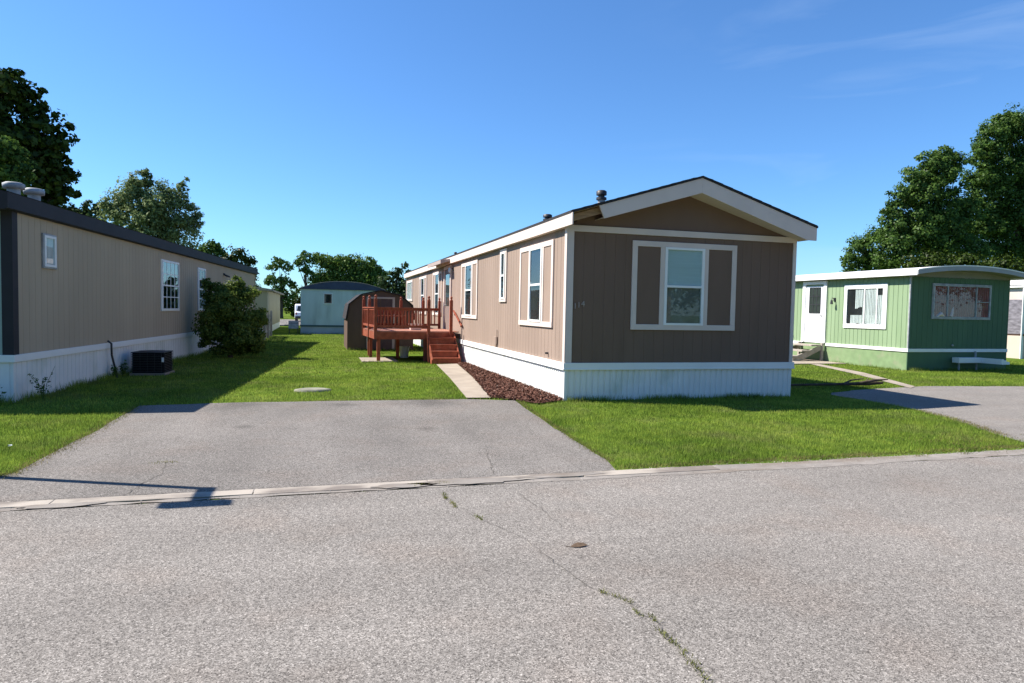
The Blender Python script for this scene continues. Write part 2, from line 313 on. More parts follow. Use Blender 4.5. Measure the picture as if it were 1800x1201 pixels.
# ------------------------------------------------------------------ ground, road, driveways
structure(MB().sheet([(-600,-400),(600,-400),(600,700),(-600,700)], 0).build('ground', M['lawn']))
structure(MB().sheet([(-120,-2.5),(120,-2.5),(120,5.9),(-120,5.9)], .006).build('road', M['road']))
def wob(pts, step=.25, amp=.03, seed=1):
    r = random.Random(seed); out = []
    for i in range(len(pts)):
        a, b = Vector(pts[i]), Vector(pts[(i+1) % len(pts)]); n = max(1, int((b-a).length/step)); nn = Vector((-(b-a).y, (b-a).x)).normalized()
        for k in range(n):
            p = a.lerp(b, k/n) + (nn*r.uniform(-amp, amp) if k else Vector((0, 0))); out.append((p.x, p.y))
    return out
DRIVE = [(-4.6,6.02),(-3.7,6.35),(-3.0,6.72),(-2.68,7.2),(-2.62,9.0),(-2.62,11.6),(-1.0,11.78),(1.0,11.72),(2.6,11.66),(3.38,11.36),(3.22,9.6),(3.08,7.9),(3.02,6.65),(2.9,6.12),(2.0,6.1),(-2,6.05)]
structure(MB().sheet(wob(DRIVE, .3, .025), .010).build('driveway', M['drive']))
DRIVE2 = [(8.75,6.3),(9.05,7.0),(9.35,7.6),(9.75,8.4),(10.0,9.2),(10.1,9.7),(10.05,11.3),(10.35,11.6),(11.5,12.0),(13.7,12.42),(16.2,12.1),(19.5,12.0),(19.5,6.1),(8.7,6.1)]
structure(MB().sheet(wob(DRIVE2, .3, .04, 3), .010).build('driveway', M['road']))
# kerb: flush concrete strip, broken and dirty, with a dusty gutter line in front
kb = MB(); x = -14
r_ = random.Random(4)
while x < 3.2:
    L_ = 1.5 if x > -3 else 3
    kb.box(x, x+L_-.008, 5.99+.012*math.sin(x*2), 6.155, 0, .013+r_.uniform(-.001,.001)); x += L_
structure(kb.build('kerb', M['kerb'], bevel=.003))
sand = random.Random(6)
gut = wob([(-20,5.9),(-20,5.86),(-1.5,5.90),(.4,5.93),(2.0,5.90),(5,5.86),(9,5.92),(30,5.9),(30,6.16),(9,6.16),(3.25,6.16),(3.25,5.99),(-20,5.99)], .16, .03, 8)
structure(MB().sheet(gut, .0085).build('gutter', M['gutter']))
for (cx, cy, rx, ry, sd) in ((1.35,6.02,.55,.10,1),(.75,6.0,.3,.07,2),(-3.4,6.0,.4,.08,3),(2.3,6.07,.45,.07,4),(-1.9,5.96,.3,.06,5)):
    rr = random.Random(sd); structure(MB().sheet([(cx+rx*math.cos(t)*rr.uniform(.8,1.15), cy+ry*math.sin(t)*rr.uniform(.75,1.2)) for t in [k*math.pi/12 for k in range(24)]], .0165).build('dirt_patch', M['gutter']))
structure(MB().sheet([(3.28,18.9),(2.95,15.2),(2.58,11.70),(3.02,11.66),(3.5,15.2),(3.92,19.1)], .03).build('path', M['concrete']))
bb = MB(); bb.box(1.30,2.35,20.0,21.6,0,.03); structure(bb.build('patio_slab', M['concrete']))
structure(MB().sheet([(12.9,12.05),(13.35,12.35),(15.0,15.6),(16.0,18.6),(15.7,18.7),(14.5,15.6)], .02).build('path', M['concrete']))
structure(MB().box(14.6,17.1,18.5,22.4,0,.04).build('patio_slab', M['concrete']))
far = MB().sheet([(-60,58),(40,58),(40,84),(-60,84)], .02); structure(far.build('road', M['drive']))

# ------------------------------------------------------------------ wall with vertical grooves
def grooved(mb, L, z0, z1, pitch, gw, depth, seed=0):
    """wall sheet along u in a (u,v,d) frame, outside at d=0, grooves cut inwards"""
    us = [(0, 0)]; u = pitch*.5
    while u < L-gw:
        us += [(u, 0), (u+gw*.3, -depth), (u+gw*.7, -depth), (u+gw, 0)]; u += pitch
    us.append((L, 0))
    vs = [(a, z0, d) for a, d in us] + [(a, z1, d) for a, d in us]; n = len(us)
    mb.add(vs, [(i, i+1, n+i+1, n+i) for i in range(n-1)])
    return mb
FRONT = lambda y0=0: (lambda u, v, d: (u, y0-d, v))
LEFTW = lambda x0=0: (lambda u, v, d: (x0-d, u, v))
RIGHTW = lambda x0=0: (lambda u, v, d: (x0+d, u, v))
BACKW = lambda y0=0: (lambda u, v, d: (u, y0+d, v))

def window(parent, fr, u0, u1, v0, v1, g0, g1, h0, h1, tw=.085, shutters=True, trim='cream_trim', sash='white_trim', behind=('interior','interior'), rail=.5, panel='brown', glass='glass', grid=None, label=None):
    """outer casing u0..u1 x v0..v1, glass g0..g1 x h0..h1"""
    c = MB(fr)
    c.box(u0, u1, v1-tw, v1, 0, .03); c.box(u0, u1, v0, v0+tw, 0, .034)
    c.box(u0, u0+tw, v0+tw, v1-tw, 0, .03); c.box(u1-tw, u1, v0+tw, v1-tw, 0, .03)
    o = c.build('window', M[trim], parent, .004)
    if label: o['label'] = label
    ga, gb = g0-.05, g1+.05
    if shutters:
        MB(fr).box(ga-.09, ga, v0+tw, v1-tw, 0, .028).build('window_mullion', M[trim], o)
        MB(fr).box(gb, gb+.09, v0+tw, v1-tw, 0, .028).build('window_mullion', M[trim], o)
        for a, b in ((u0+tw, ga-.09), (gb+.09, u1-tw)):
            if b-a > .05: MB(fr).box(a, b, v0+tw, v1-tw, .002, .014).build('shutter_panel', M[panel], o)
    s = MB(fr); hm = h0+(h1-h0)*rail
    s.box(ga, g0, h0-.04, h1+.04, 0, .042); s.box(g1, gb, h0-.04, h1+.04, 0, .042)
    s.box(g0, g1, h1, h1+.04, 0, .042); s.box(g0, g1, h0-.04, h0, 0, .046)
    if rail: s.box(g0, g1, hm-.02, hm+.02, 0, .046)
    if grid:
        nu, nv = grid
        for i in range(1, nu): a = g0+(g1-g0)*i/nu; s.box(a-.012, a+.012, h0, h1, .010, .031)
        for j in range(1, nv): b = h0+(h1-h0)*j/nv; s.box(g0, g1, b-.012, b+.012, .011, .032)
    s.build('window_sash', M[sash], o)
    mid = hm if rail else h1
    MB(fr).box(g0, g1, h0, mid, .001, .005).build('curtain', M[behind[0]], o)
    if rail: MB(fr).box(g0, g1, mid, h1, .001, .006).build('curtain', M[behind[1]], o)
    MB(fr).box(g0, g1, h0, h1, .022, .026).build('pane', M[glass], o)
    return o

# ------------------------------------------------------------------ the brown mobile home
W, L = 4.76, 22.0
H = thing('mobile_home', 'brown mobile home with cream trim, white skirting and a shallow gabled roof', 'mobile home', (4.24, 11.19, 0))
ZB, ZE = .68, 3.10
RIDX, RIDZ = W/2, 4.03                 # top of the deck of the roof at the ridge
EAVX, EAVZ = -.10, 3.27
slope = (RIDZ-EAVZ)/(RIDX-EAVX)
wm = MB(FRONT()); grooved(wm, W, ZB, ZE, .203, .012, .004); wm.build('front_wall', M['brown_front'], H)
wm = MB(LEFTW()); grooved(wm, L, ZB, ZE, .203, .014, .005); wm.build('side_wall', M['brown'], H)
wm = MB(RIGHTW(W)); grooved(wm, L, ZB, ZE, .203, .014, .005); wm.build('side_wall', M['brown'], H)
wm = MB(BACKW(L)); grooved(wm, W, ZB, ZE, .203, .016, .008); wm.build('back_wall', M['brown'], H)
# gable triangle, slightly proud of nothing: sits flush behind the trim
g = MB(); gp = [(0, ZE), (W, ZE), (W, EAVZ-.02), (RIDX, RIDZ-.03), (0, EAVZ-.02)]
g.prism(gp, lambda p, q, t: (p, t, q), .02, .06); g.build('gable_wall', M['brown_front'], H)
g = MB(); g.prism(gp, lambda p, q, t: (p, t, q), L-.06, L-.02); g.build('gable_wall', M['brown'], H)
t = MB(); t.box(.0, W-.0, -.028, 0, ZE-.09, ZE+.02); t.build('gable_trim', M['cream_trim'], H, .004)
for x0, x1 in ((0, .115), (W-.075, W)):
    MB().box(x0, x1, -.024, 0, ZB, ZE-.09).build('corner_board', M['cream_trim'], H, .004)
MB().box(-.024, 0, -.024, .085, ZB, ZE).build('corner_board', M['cream_trim'], H, .004)
MB().box(-.024, 0, L-.08, L, ZB, ZE).build('corner_board', M['cream_trim'], H, .004)
# skirting
def skirting(parent, W, L, zb, pitch=.115, band=.11, m='white_skirt', m2='white_trim', out=.0):
    s = MB(FRONT()); grooved(s, W, 0, zb, pitch, .05, .018); s.build('skirting', M[m], parent)
    s = MB(LEFTW()); grooved(s, L, 0, zb, pitch, .05, .018); s.build('skirting', M[m], parent)
    s = MB(RIGHTW(W)); grooved(s, L, 0, zb, pitch, .05, .018); s.build('skirting', M[m], parent)
    s = MB(BACKW(L)); grooved(s, W, 0, zb, pitch, .05, .018); s.build('skirting', M[m], parent)
    b = MB(); z0, z1 = zb-band, zb+.006
    b.box(-.035, W+.035, -.035, 0, z0, z1); b.box(-.035, W+.035, L, L+.035, z0, z1)
    b.box(-.035, 0, 0, L, z0, z1); b.box(W, W+.035, 0, L, z0, z1)
    # thin drip lip
    b.box(-.042, W+.042, -.042, -.035, z0-.012, z0+.02); b.box(-.042, -.035, -.035, L, z0-.012, z0+.02)
    b.build('skirting_band', M[m2], parent, .004)
skirting(H, W, L, ZB)
ck = MB(); ck.box(-.012, .03, -.014, .02, 0, ZB-.12); ck.build('corner_strip', M['white_trim'], H)
# roof: thin slabs with shingles, an overhang at the gable
OV = -.42
rf = MB()
zr = lambda x: RIDZ - slope*abs(x-RIDX)
rp_ = [(EAVX-.02, zr(EAVX-.02)), (RIDX, RIDZ), (W-EAVX+.02, zr(W-EAVX+.02)), (W-EAVX+.02, zr(W-EAVX+.02)+.035), (RIDX, RIDZ+.035), (EAVX-.02, zr(EAVX-.02)+.035)]
rf.prism(rp_, lambda p, q, t: (p, t, q), OV-.03, L+.15)
roof = rf.build('roof', M['shingle'], H)
# shingle tabs along the rake
sh = MB()
for side in (0, 1):
    for row in range(12):
        a = row/12; x = EAVX + (RIDX-EAVX)*a; z = zr(x)+.036
        x2 = EAVX + (RIDX-EAVX)*(a+1/12)+.03; z2 = zr(x2)+.038
        if side: x, x2 = W-x, W-x2
        sh.add([(x, OV-.032, z+.008), (x, L, z+.008), (x2, L, z2-.001), (x2, OV-.032, z2-.001), (x, OV-.032, z), (x, L, z)], [(0,1,2,3), (0,4,5,1)])
sh.build('shingle_course', M['shingle'], roof)
# sheathing and rafter tails under the roof, seen where the rake board is missing
un = MB(); un.prism([(EAVX+.03, zr(EAVX+.03)-.012), (RIDX, RIDZ-.012), (W-EAVX-.03, zr(EAVX+.03)-.012), (W-EAVX-.03, zr(EAVX+.03)-.002), (RIDX, RIDZ-.002), (EAVX+.03, zr(EAVX+.03)-.002)], lambda p, q, t: (p, t, q), OV+.01, 0.02)
un.build('sheathing', M['plywood'], roof)
ra = MB()
def rake(mb, x0, x1, y0, y1, d0, d1, cut=0):
    """board that follows the slope; d0,d1 below the roof deck"""
    a = [(x0, zr(x0)-d0), (x1, zr(x1)-d0), (x1, zr(x1)-d1), (x0+cut, zr(x0+cut)-d1)]
    mb.prism(a, lambda p, q, t: (p, t, q), y0, y1)
lo = MB(); rake(lo, EAVX+.03, RIDX, OV+.09, OV+.13, .03, .15); rake(lo, RIDX, W-EAVX-.03, OV+.09, OV+.13, .03, .15); lo.build('rafter', M['plywood'], roof)
lk = MB(FRONT()); 
for xx in (.02, W-.06): MB().box(xx, xx+.04, OV+.14, 0, zr(xx)-.17, zr(xx)-.07).build('lookout', M['dark_wood'], roof)
# rake boards (the left one has lost its lower end)
cutx = .40
MBl = MB(); MBl.prism([(cutx, zr(cutx)-.004), (RIDX, RIDZ-.004), (RIDX, RIDZ-.27), (cutx+.10, zr(cutx+.1)-.25)], lambda p, q, t: (p, t, q), OV-.012, OV+.02)
MBl.build('rake_board', M['cream_trim'], roof, .003)
xe = W-EAVX+.01
MBr = MB(); MBr.prism([(RIDX+.001, RIDZ-.004), (xe, zr(xe)-.004), (xe, zr(xe)-.24), (xe-.22, zr(xe)-.235), (RIDX+.001, RIDZ-.27)], lambda p, q, t: (p, t, q), OV-.012, OV+.02)
MBr.build('rake_board', M['cream_trim'], roof, .003)
sf = MB(); sf.prism([(cutx+.12, zr(cutx+.12)-.235), (RIDX, RIDZ-.255), (xe-.05, zr(xe-.05)-.235), (xe-.05, zr(xe-.05)-.225), (RIDX, RIDZ-.245), (cutx+.12, zr(cutx+.12)-.225)], lambda p, q, t: (p, t, q), OV+.02, .02)
sf.build('soffit', M['cream_trim'], roof)
# eave fascia on both sides; wall side soffit
fa = MB(); fa.box(EAVX-.012, EAVX+.012, OV+.13-.2, L+.05, ZE-.035, zr(EAVX)-.002)
fa.build('eave_fascia', M['cream_trim'], roof, .003)
fb = MB(); fb.box(W-EAVX-.012, W-EAVX+.012, OV+.02, L+.05, ZE-.035, zr(EAVX)-.002); fb.build('eave_fascia', M['cream_trim'], roof, .003)
sf = MB(); sf.box(EAVX+.012, 0, .0, L, ZE-.03, ZE-.018); sf.box(W, W-EAVX-.012, 0, L, ZE-.03, ZE-.018); sf.build('soffit', M['cream_trim'], roof)
# small hood over the side door
hd = MB(); hd.prism([(EAVX-.32, 3.17), (EAVX-.013, 3.215), (EAVX-.013, 3.14), (EAVX-.32, 3.05)], lambda p, q, t: (p, t, q), 10.3, 12.95)
hd.build('door_hood', M['shed_trim'], H, .004)
# windows
F0 = FRONT(); L0 = LEFTW()
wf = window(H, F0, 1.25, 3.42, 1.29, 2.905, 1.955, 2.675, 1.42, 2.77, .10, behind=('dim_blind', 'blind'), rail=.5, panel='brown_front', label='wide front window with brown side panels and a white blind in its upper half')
window(H, L0, .67, 2.81, 1.29, 2.93, 1.36, 2.03, 1.42, 2.82, .10)
window(H, L0, 3.88, 4.46, 1.79, 3.03, 4.05, 4.29, 1.90, 2.92, .09, shutters=False)
window(H, L0, 6.80, 8.92, 1.34, 2.96, 7.52, 8.26, 1.45, 2.86, .10)
window(H, L0, 12.25, 14.15, 1.36, 2.94, 12.85, 13.5, 1.45, 2.84, .10)
window(H, L0, 15.65, 17.6, 1.36, 2.92, 16.3, 16.95, 1.45, 2.83, .10)
window(H, L0, 19.7, 21.7, 1.93, 2.90, 20.0, 21.4, 2.02, 2.80, .09, shutters=False, rail=0, grid=(2, 1), behind=('curtain', 'curtain'))
# door
d = MB(L0); d.box(10.50, 10.62, .75, 3.03, 0, .05); d.box(11.62, 11.74, .75, 3.03, 0, .05); d.box(10.62, 11.62, 2.93, 3.03, 0, .05)
dr = d.build('door', M['cream_trim'], H, .004)
MB(L0).box(10.62, 11.62, .78, 2.93, 0, .02).build('door_leaf', M['door_brown'], dr)
q = MB(L0); q.box(10.8, 11.44, 1.7, 2.75, .02, .028); q.build('pane', M['glass_bright'], dr)
q = MB(L0); q.tube([(11.52, 1.72, .02), (11.52, 1.72, .07)], [.02, .03], 8); q.build('handle', M['metal'], dr)
# porch lamp beside the door
pl_ = MB(L0); pl_.box(10.22, 10.32, 2.83, 2.95, 0, .03); pl_.tube([(10.27, 2.90, .03), (10.27, 2.93, .10), (10.27, 2.90, .12)], .012, 6)
pl = pl_.build('porch_lamp', M['dark_metal'], H)
q = MB(L0); q.tube([(10.27, 2.76, .12), (10.27, 2.80, .12), (10.27, 2.90, .12), (10.27, 2.92, .12)], [.03, .05, .045, .02], 10); q.build('lamp_shade', M['blind'], pl)
# meter / dryer vent box on the side wall
q = MB(L0); q.box(4.62, 4.84, .74, .95, 0, .05); q.tube([(4.60, .78, .03), (4.60, 1.12, .03)], .012, 6); q.build('vent_box', M['brown'], H, .006)
q = MB(L0); q.tube([(.9, .80, .0), (.9, .80, .06)], .02, 8); q.build('outdoor_tap', M['dark_metal'], H)
# house number
for ch, u, v in (('1', .165, 1.65), ('1', .235, 1.67), ('4', .315, 1.69)):
    cu = bpy.data.curves.new('house_number', 'FONT'); cu.body = ch; cu.size = .145; cu.extrude = .004; cu.align_x = 'CENTER'
    to = bpy.data.objects.new('house_number', cu); sc.collection.objects.link(to)
    dg = bpy.context.evaluated_depsgraph_get(); me = bpy.data.meshes.new_from_object(to.evaluated_get(dg)); bpy.data.objects.remove(to)
    me.materials.clear(); me.materials.append(M['number'])
    to = bpy.data.objects.new('house_number', me); sc.collection.objects.link(to); to.parent = H
    to.location = (u, -.012, v); to.rotation_euler = (rad(90), 0, 0)
# roof vents
def roof_stack(parent, x, y, z, h, r, mats=('metal', 'dark_metal')):
    a = MB(); a.tube([(x, y, z-.1), (x, y, z+h*.45)], r*.7, 14)
    o = a.build('roof_vent', M[mats[0]], parent)
    b = MB(); b.tube([(x, y, z+h*.40), (x, y, z+h*.55)], [r, r*.98], 16); b.tube([(x, y, z+h*.55), (x, y, z+h*.70)], r*.62, 12); b.tube([(x, y, z+h*.70), (x, y, z+h*.93), (x, y, z+h)], [r, r, r*.7], 16)
    b.build('vent_cap', M[mats[1]], o); return o
roof_stack(roof, 1.02, .92, zr(1.02)+.02, .30, .10)
roof_stack(roof, .60, 2.85, zr(.60), .22, .10, ('dark_metal', 'dark_metal'))
roof_stack(roof, .9, 14.5, zr(.9), .22, .06)

# ------------------------------------------------------------------ deck and stairs
D = thing('deck', 'raised redwood stained deck with baluster railing and stairs by the brown home', 'deck', (2.9, 20.2, 0))
def dp(mb): 
    mb.fr = lambda x, y, z: (x-2.9, y-20.2, z); return mb
FZ = .92
XL0, XL1, YB = 1.68, 1.52, 22.9
fl = dp(MB())
nb = 19
for i in range(nb):
    a, b = 20.2+(YB-20.2)*i/nb, 20.2+(YB-20.2)*(i+1)/nb-.008
    xa = XL0+(XL1-XL0)*i/nb
    fl.box(xa-.02, 4.18, a, b, FZ-.035, FZ)
fl.build('deck_floor', M['red_floor'], D)
rm = dp(MB()); rm.box(XL0, 4.02, 20.17, 20.21, FZ-.25, FZ-.037); rm.beam((XL0, 20.2, FZ-.143), (XL1, YB, FZ-.143), .04, .21); rm.box(XL1, 4.18, YB, YB+.04, FZ-.25, FZ-.037)
for k in range(5): rm.box(2.1+k*.45, 2.14+k*.45, 20.22, YB-.01, FZ-.20, FZ-.04)
rm.build('rim_joist', M['red_wood'], D, .004)
def post(x, y, z0, z1, s=.09, finial=True, name='post'):
    m = dp(MB()); m.box(x-s/2, x+s/2, y-s/2, y+s/2, z0, z1)
    if finial:
        m.tube([(x, y, z1), (x, y, z1+.02), (x, y, z1+.035), (x, y, z1+.07), (x, y, z1+.10), (x, y, z1+.12)], [s*.42, s*.42, s*.25, s*.48, s*.40, s*.1], 10)
    return m.build(name, M['red_wood'], D, .004)
for p in ((XL0, 20.16), (3.25, 20.16), (3.93, 20.16), (1.60, 21.5), (XL1, YB+.02), (2.75, YB+.02), (3.5, YB+.02), (4.06, YB+.02)): post(p[0], p[1], FZ-.25, 1.86)
for p in ((1.78, 20.24), (1.68, 21.9), (3.16, 20.24), (1.7, YB-.1), (3.9, 20.3), (3.9, YB-.1), (2.5, 21.6)): post(p[0], p[1], 0, FZ-.25, .10, False, 'leg')
def railing(p, q, n):
    p, q = Vector(p), Vector(q); m = dp(MB())
    m.beam((p.x, p.y, 1.60), (q.x, q.y, 1.60), .09, .035); m.beam((p.x, p.y, 1.555), (q.x, q.y, 1.555), .035, .055); m.beam((p.x, p.y, 1.05), (q.x, q.y, 1.05), .04, .07)
    o = m.build('railing', M['red_wood'], D, .003)
    for i in range(1, n):
        c = p.lerp(q, i/n)
        b = dp(MB()); b.box(c.x-.018, c.x+.018, c.y-.018, c.y+.018, 1.085, 1.53); b.build('baluster', M['red_wood'], o)
railing((XL0+.045, 20.16), (3.205, 20.16), 14)
railing((XL0-.003, 20.21), (1.603, 21.455), 10); railing((1.597, 21.545), (XL1+.003, YB-.025), 11)
railing((XL1+.045, YB+.02), (2.705, YB+.02), 10); railing((2.795, YB+.02), (3.455, YB+.02), 6); railing((3.545, YB+.02), (4.015, YB+.02), 4)
st = dp(MB())
for i in range(4):
    z = FZ*(4-i)/5; y1 = 20.165-i*.24; y0 = y1-.24
    st.box(3.22, 4.03, y0-.02, y1, z-.035, z); st.box(3.24, 4.01, y0, y0+.02, z-FZ/5+.0, z-.035)
st.box(3.24, 4.01, 20.145, 20.168, FZ*.8, FZ-.04)
st.prism([(20.16, FZ-.05), (20.16, 0), (19.2, 0), (19.2, .13)], lambda p, q, t: (t, p, q), 3.20, 3.238)
st.prism([(20.16, FZ-.05), (20.16, 0), (19.2, 0), (19.2, .13)], lambda p, q, t: (t, p, q), 4.012, 4.05)
st.build('stairs', M['red_wood'], D, .003)
bn = thing('bench', 'dark red slatted bench on the deck in front of the shed', 'bench', (2.25, 22.55, FZ))
q = MB()
for k in range(4): q.box(-.6, .6, -.2+k*.1, -.12+k*.1, .40, .43)
q.build('seat', M['red_wood'], bn)
q = MB()
for k in range(12): q.box(-.58+k*.1, -.51+k*.1, .215, .24, .46, .62)
q.box(-.6, .6, .21, .215, .60, .66); q.build('backrest', M['red_wood'], bn)
for sx_ in (-.55, .5): MB().box(sx_, sx_+.05, -.18, .2, 0, .40).build('leg', M['red_wood'], bn)
tr = thing('storage_tote', 'small pale tote standing on the deck near the stairs', 'tote', (3.0, 21.2, FZ))
q = MB(); q.prism([(-.16, 0), (.16, 0), (.19, .17), (-.19, .17)], lambda p, q_, t: (p, t, q_), -.14, .14); q.build('bin', M['cream_trim'], tr, .01)
q = MB(); q.box(-.2, .2, -.16, .16, .17, .19); q.build('lid', M['shed_trim'], tr, .006)
hr = thing('handrail', 'short red handrail bracketed to the brown wall beside the stairs', 'handrail', (4.24, 19.8, 0))
q = MB(); q.beam((-.06, 1.25, 1.55), (-.06, .0, 1.10), .035, .05); q.build('rail', M['red_wood'], hr, .004)
for yy, zz in ((1.1, 1.48), (.15, 1.14)): q = MB(); q.tube([(-.06, yy, zz), (-.06, yy, zz-.07), (-.012, yy, zz-.08)], .010, 6); q.build('bracket', M['dark_metal'], hr)
# white bucket and grey crate kept below the deck
bk = thing('bucket', 'pale bucket standing in the shade beneath the deck', 'bucket', (2.75, 21.9, 0))
q = MB(); q.tube([(0,0,0), (0,0,.36)], [.13,.16], 16); q.build('shell', M['white_trim'], bk)
q = MB(); q.tube([(0,0,.35), (0,0,.37)], [.168,.168], 16); q.build('rim', M['white_trim'], bk)

# ------------------------------------------------------------------ shed
S = thing('garden_shed', 'dark brown barn shaped shed with a rounded gambrel roof behind the deck', 'shed', (2.33, 25.6, 0))
prof = [(-1.22, .02), (-1.22, 1.18), (-1.14, 1.70), (-.71, 2.06), (0, 2.22), (.71, 2.06), (1.14, 1.70), (1.22, 1.18), (1.22, .02)]
q = MB(); q.prism(prof, lambda p, q_, t: (p, t, q_), 0, 3.0); q.build('wall', M['shed'], S)
op = [(-1.29, 1.16), (-1.19, 1.72), (-.735, 2.10), (0, 2.27), (.735, 2.10), (1.19, 1.72), (1.29, 1.16)]
ip = [(-1.25, 1.16), (-1.155, 1.70), (-.72, 2.07), (0, 2.235), (.72, 2.07), (1.155, 1.70), (1.25, 1.16)]
q = MB()
for i in range(6): q.prism([op[i], op[i+1], ip[i+1], ip[i]], lambda p, q_, t: (p, t, q_), -.08, 3.08)
q.build('roof', M['shingle'], S)
q = MB(FRONT()); q.box(-.53, -.44, .05, 2.0, 0, .03); q.box(.42, .51, .05, 2.0, 0, .03); q.box(-.44, .42, 1.93, 2.0, 0, .03); df = q.build('door', M['shed_trim'], S)
q = MB(FRONT()); grooved(q, .86, .05, 1.93, .12, .012, .005); 
for i, v in enumerate(q.v): q.v[i] = (v[0]-.44, v[1]-.015, v[2])
q.build('door_leaf', mat('purple_brown_door', (.085,.055,.055), .8, .2, .1, 3), df)
q = MB(FRONT()); q.box(-.44, .42, 1.00, 1.05, .013, .03); q.box(-.04, .0, .05, 1.93, .012, .022); q.build('batten', M['shed'], df)
q = MB(FRONT()); grooved(q, 2.4, .02, 1.15, .2, .015, .006)

# ------------------------------------------------------------------ left tan mobile home
AL = -.0926
T = thing('mobile_home', 'long tan mobile home with charcoal trim and white skirting, on the left', 'mobile home', (-4.54, 12.27, 0), AL)
TW, TL = 4.3, 20.4
ZB2, ZE2 = .745, 2.99
fl_ = lambda fr: (lambda u, v, d: (fr(u, v, d)[0]-TW, fr(u, v, d)[1], v))
q = MB(RIGHTW(0)); grooved(q, TL, ZB2, ZE2, .203, .014, .006); q.build('side_wall', M['tan'], T)
q = MB(LEFTW(-TW)); grooved(q, TL, ZB2, ZE2, .203, .014, .006); q.build('side_wall', M['tan'], T)
q = MB(fl_(FRONT())); grooved(q, TW, ZB2, ZE2, .203, .014, .006); q.build('front_wall', M['teal_siding'], T)
q = MB(fl_(BACKW(TL))); grooved(q, TW, ZB2, ZE2, .203, .014, .006); q.build('back_wall', M['tan'], T)
q = MB(); q.box(-.14, .02, -.02, 0, ZB2, ZE2); q.box(0, .02, 0, .14, ZB2, ZE2); q.build('corner_board', M['charcoal_trim'], T)
q = MB(); q.box(-TW-.02, -TW+.1, -.02, 0, ZB2, ZE2); q.box(0, .02, TL-.1, TL, ZB2, ZE2); q.build('corner_board', M['tan'], T)
for fr, ln, nm in ((RIGHTW(0), TL, 0), (LEFTW(-TW), TL, 0), (fl_(FRONT()), TW, 1), (fl_(BACKW(TL)), TW, 1)):
    q = MB(fr); grooved(q, ln, 0, ZB2, .16, .03, .012); q.build('skirting', M['white_skirt'], T)
q = MB(); q.box(-TW-.03, .035, -.035, 0, ZB2-.11, ZB2+.006); q.box(0, .035, 0, TL, ZB2-.11, ZB2+.006); q.box(-TW-.03, -TW, 0, TL, ZB2-.11, ZB2+.006); q.box(-TW-.03, .035, TL, TL+.03, ZB2-.11, ZB2+.006)
q.build('skirting_band', M['white_trim'], T, .005)
q = MB(); q.prism([(-TW-.1, 3.22), (-TW-.1, 2.98), (.06, 2.98), (.10, 3.0), (.10, 3.24), (-TW/2, 3.62)], lambda p, q_, t: (p, t, q_), -.3, TL+.12)
rf2 = q.build('roof', M['charcoal_trim'], T)
q = MB(); q.add([(.11, -.31, 3.245), (.11, TL+.13, 3.245), (-TW/2, TL+.13, 3.63), (-TW/2, -.31, 3.63), (-TW-.11, TL+.13, 3.225), (-TW-.11, -.31, 3.225)], [(0,1,2,3), (3,2,4,5)]); q.build('shingle_sheet', M['shingle'], rf2)
RW = RIGHTW(0)
window(T, RW, .93, 1.42, 2.16, 2.75, 1.02, 1.33, 2.23, 2.68, .05, shutters=False, trim='metal', sash='white_trim', behind=('curtain', 'curtain'), rail=0)
window(T, RW, 7.16, 8.72, 1.40, 2.75, 7.26, 8.62, 1.47, 2.69, .06, shutters=False, trim='white_trim', behind=('interior', 'interior'), rail=.5, grid=(4, 4), glass='glass_bright')
window(T, RW, 10.7, 11.65, 1.40, 2.74, 10.8, 11.55, 1.47, 2.68, .06, shutters=False, trim='white_trim', behind=('interior', 'interior'), rail=.5, grid=(2, 4))
q = MB(RW); q.box(14.2, 14.35, 2.68, 2.74, 0, .04); q.tube([(14.25, 2.68, .04), (14.1, 2.62, .16)], .03, 8); q.tube([(14.3, 2.68, .04), (14.45, 2.62, .16)], .03, 8); q.build('floodlight', M['dark_metal'], T)
q = MB(RW); q.box(15.6, 15.8, 1.9, 2.3, 0, .1); q.build('meter_box', M['metal'], T)
q = MB(RW); q.tube([(3.62, .80, .03), (3.62, .74, .10), (3.66, .5, .09), (3.76, .2, .12), (3.8, 0, .14)], .022, 8); q.build('drain_hose', M['dark_metal'], T)
for (lx, ly, nm_) in ((-1.21, 2.63, 0), (-1.10, 3.15, 1)):
    zz = 3.24+.38*(abs(lx)+.1)/2.25
    q = MB(); q.tube([(lx, ly, zz-.15), (lx, ly, zz+.26)], .11, 14); o = q.build('roof_vent', M['metal'], rf2)
    q = MB(); q.tube([(lx, ly, zz+.25), (lx, ly, zz+.251), (lx, ly, zz+.34), (lx, ly, zz+.365)], [.12, .175, .18, .13], 18); q.build('vent_cap', M['metal'], o)
# air conditioner beside it
A = thing('air_conditioner', 'black outdoor air conditioner unit beside the tan home skirting', 'air conditioner', (-3.55, 16.9, 0), AL)
q = MB(); q.box(-.36, .36, -.36, .36, 0, .05); q.build('base', M['concrete'], A)
q = MB(); q.box(-.32, .32, -.32, .32, .05, .50)
q.build('cabinet', M['black'], A, .01)
for axs in range(4):
    c_, s_ = math.cos(axs*math.pi/2), math.sin(axs*math.pi/2)
    q = MB(lambda x, y, z, c_=c_, s_=s_: (x*c_-y*s_, x*s_+y*c_, z))
    for k in range(11): q.box(-.30, .30, -.345, -.322, .08+k*.037, .09+k*.037)
    for k in range(5): q.box(-.30+k*.148, -.292+k*.148, -.35, -.345, .07, .49)
    q.build('louvre_panel', M['dark_metal'], A)
q = MB(); q.tube([(0, 0, .50), (0, 0, .53)], [.30, .27], 24)
q.box(-.34, .34, -.34, .34, .495, .515); q.build('fan_guard', M['dark_metal'], A)
q = MB(); q.box(.30, .342, -.37, -.35, .30, .40); q.build('nameplate', M['white_trim'], A)

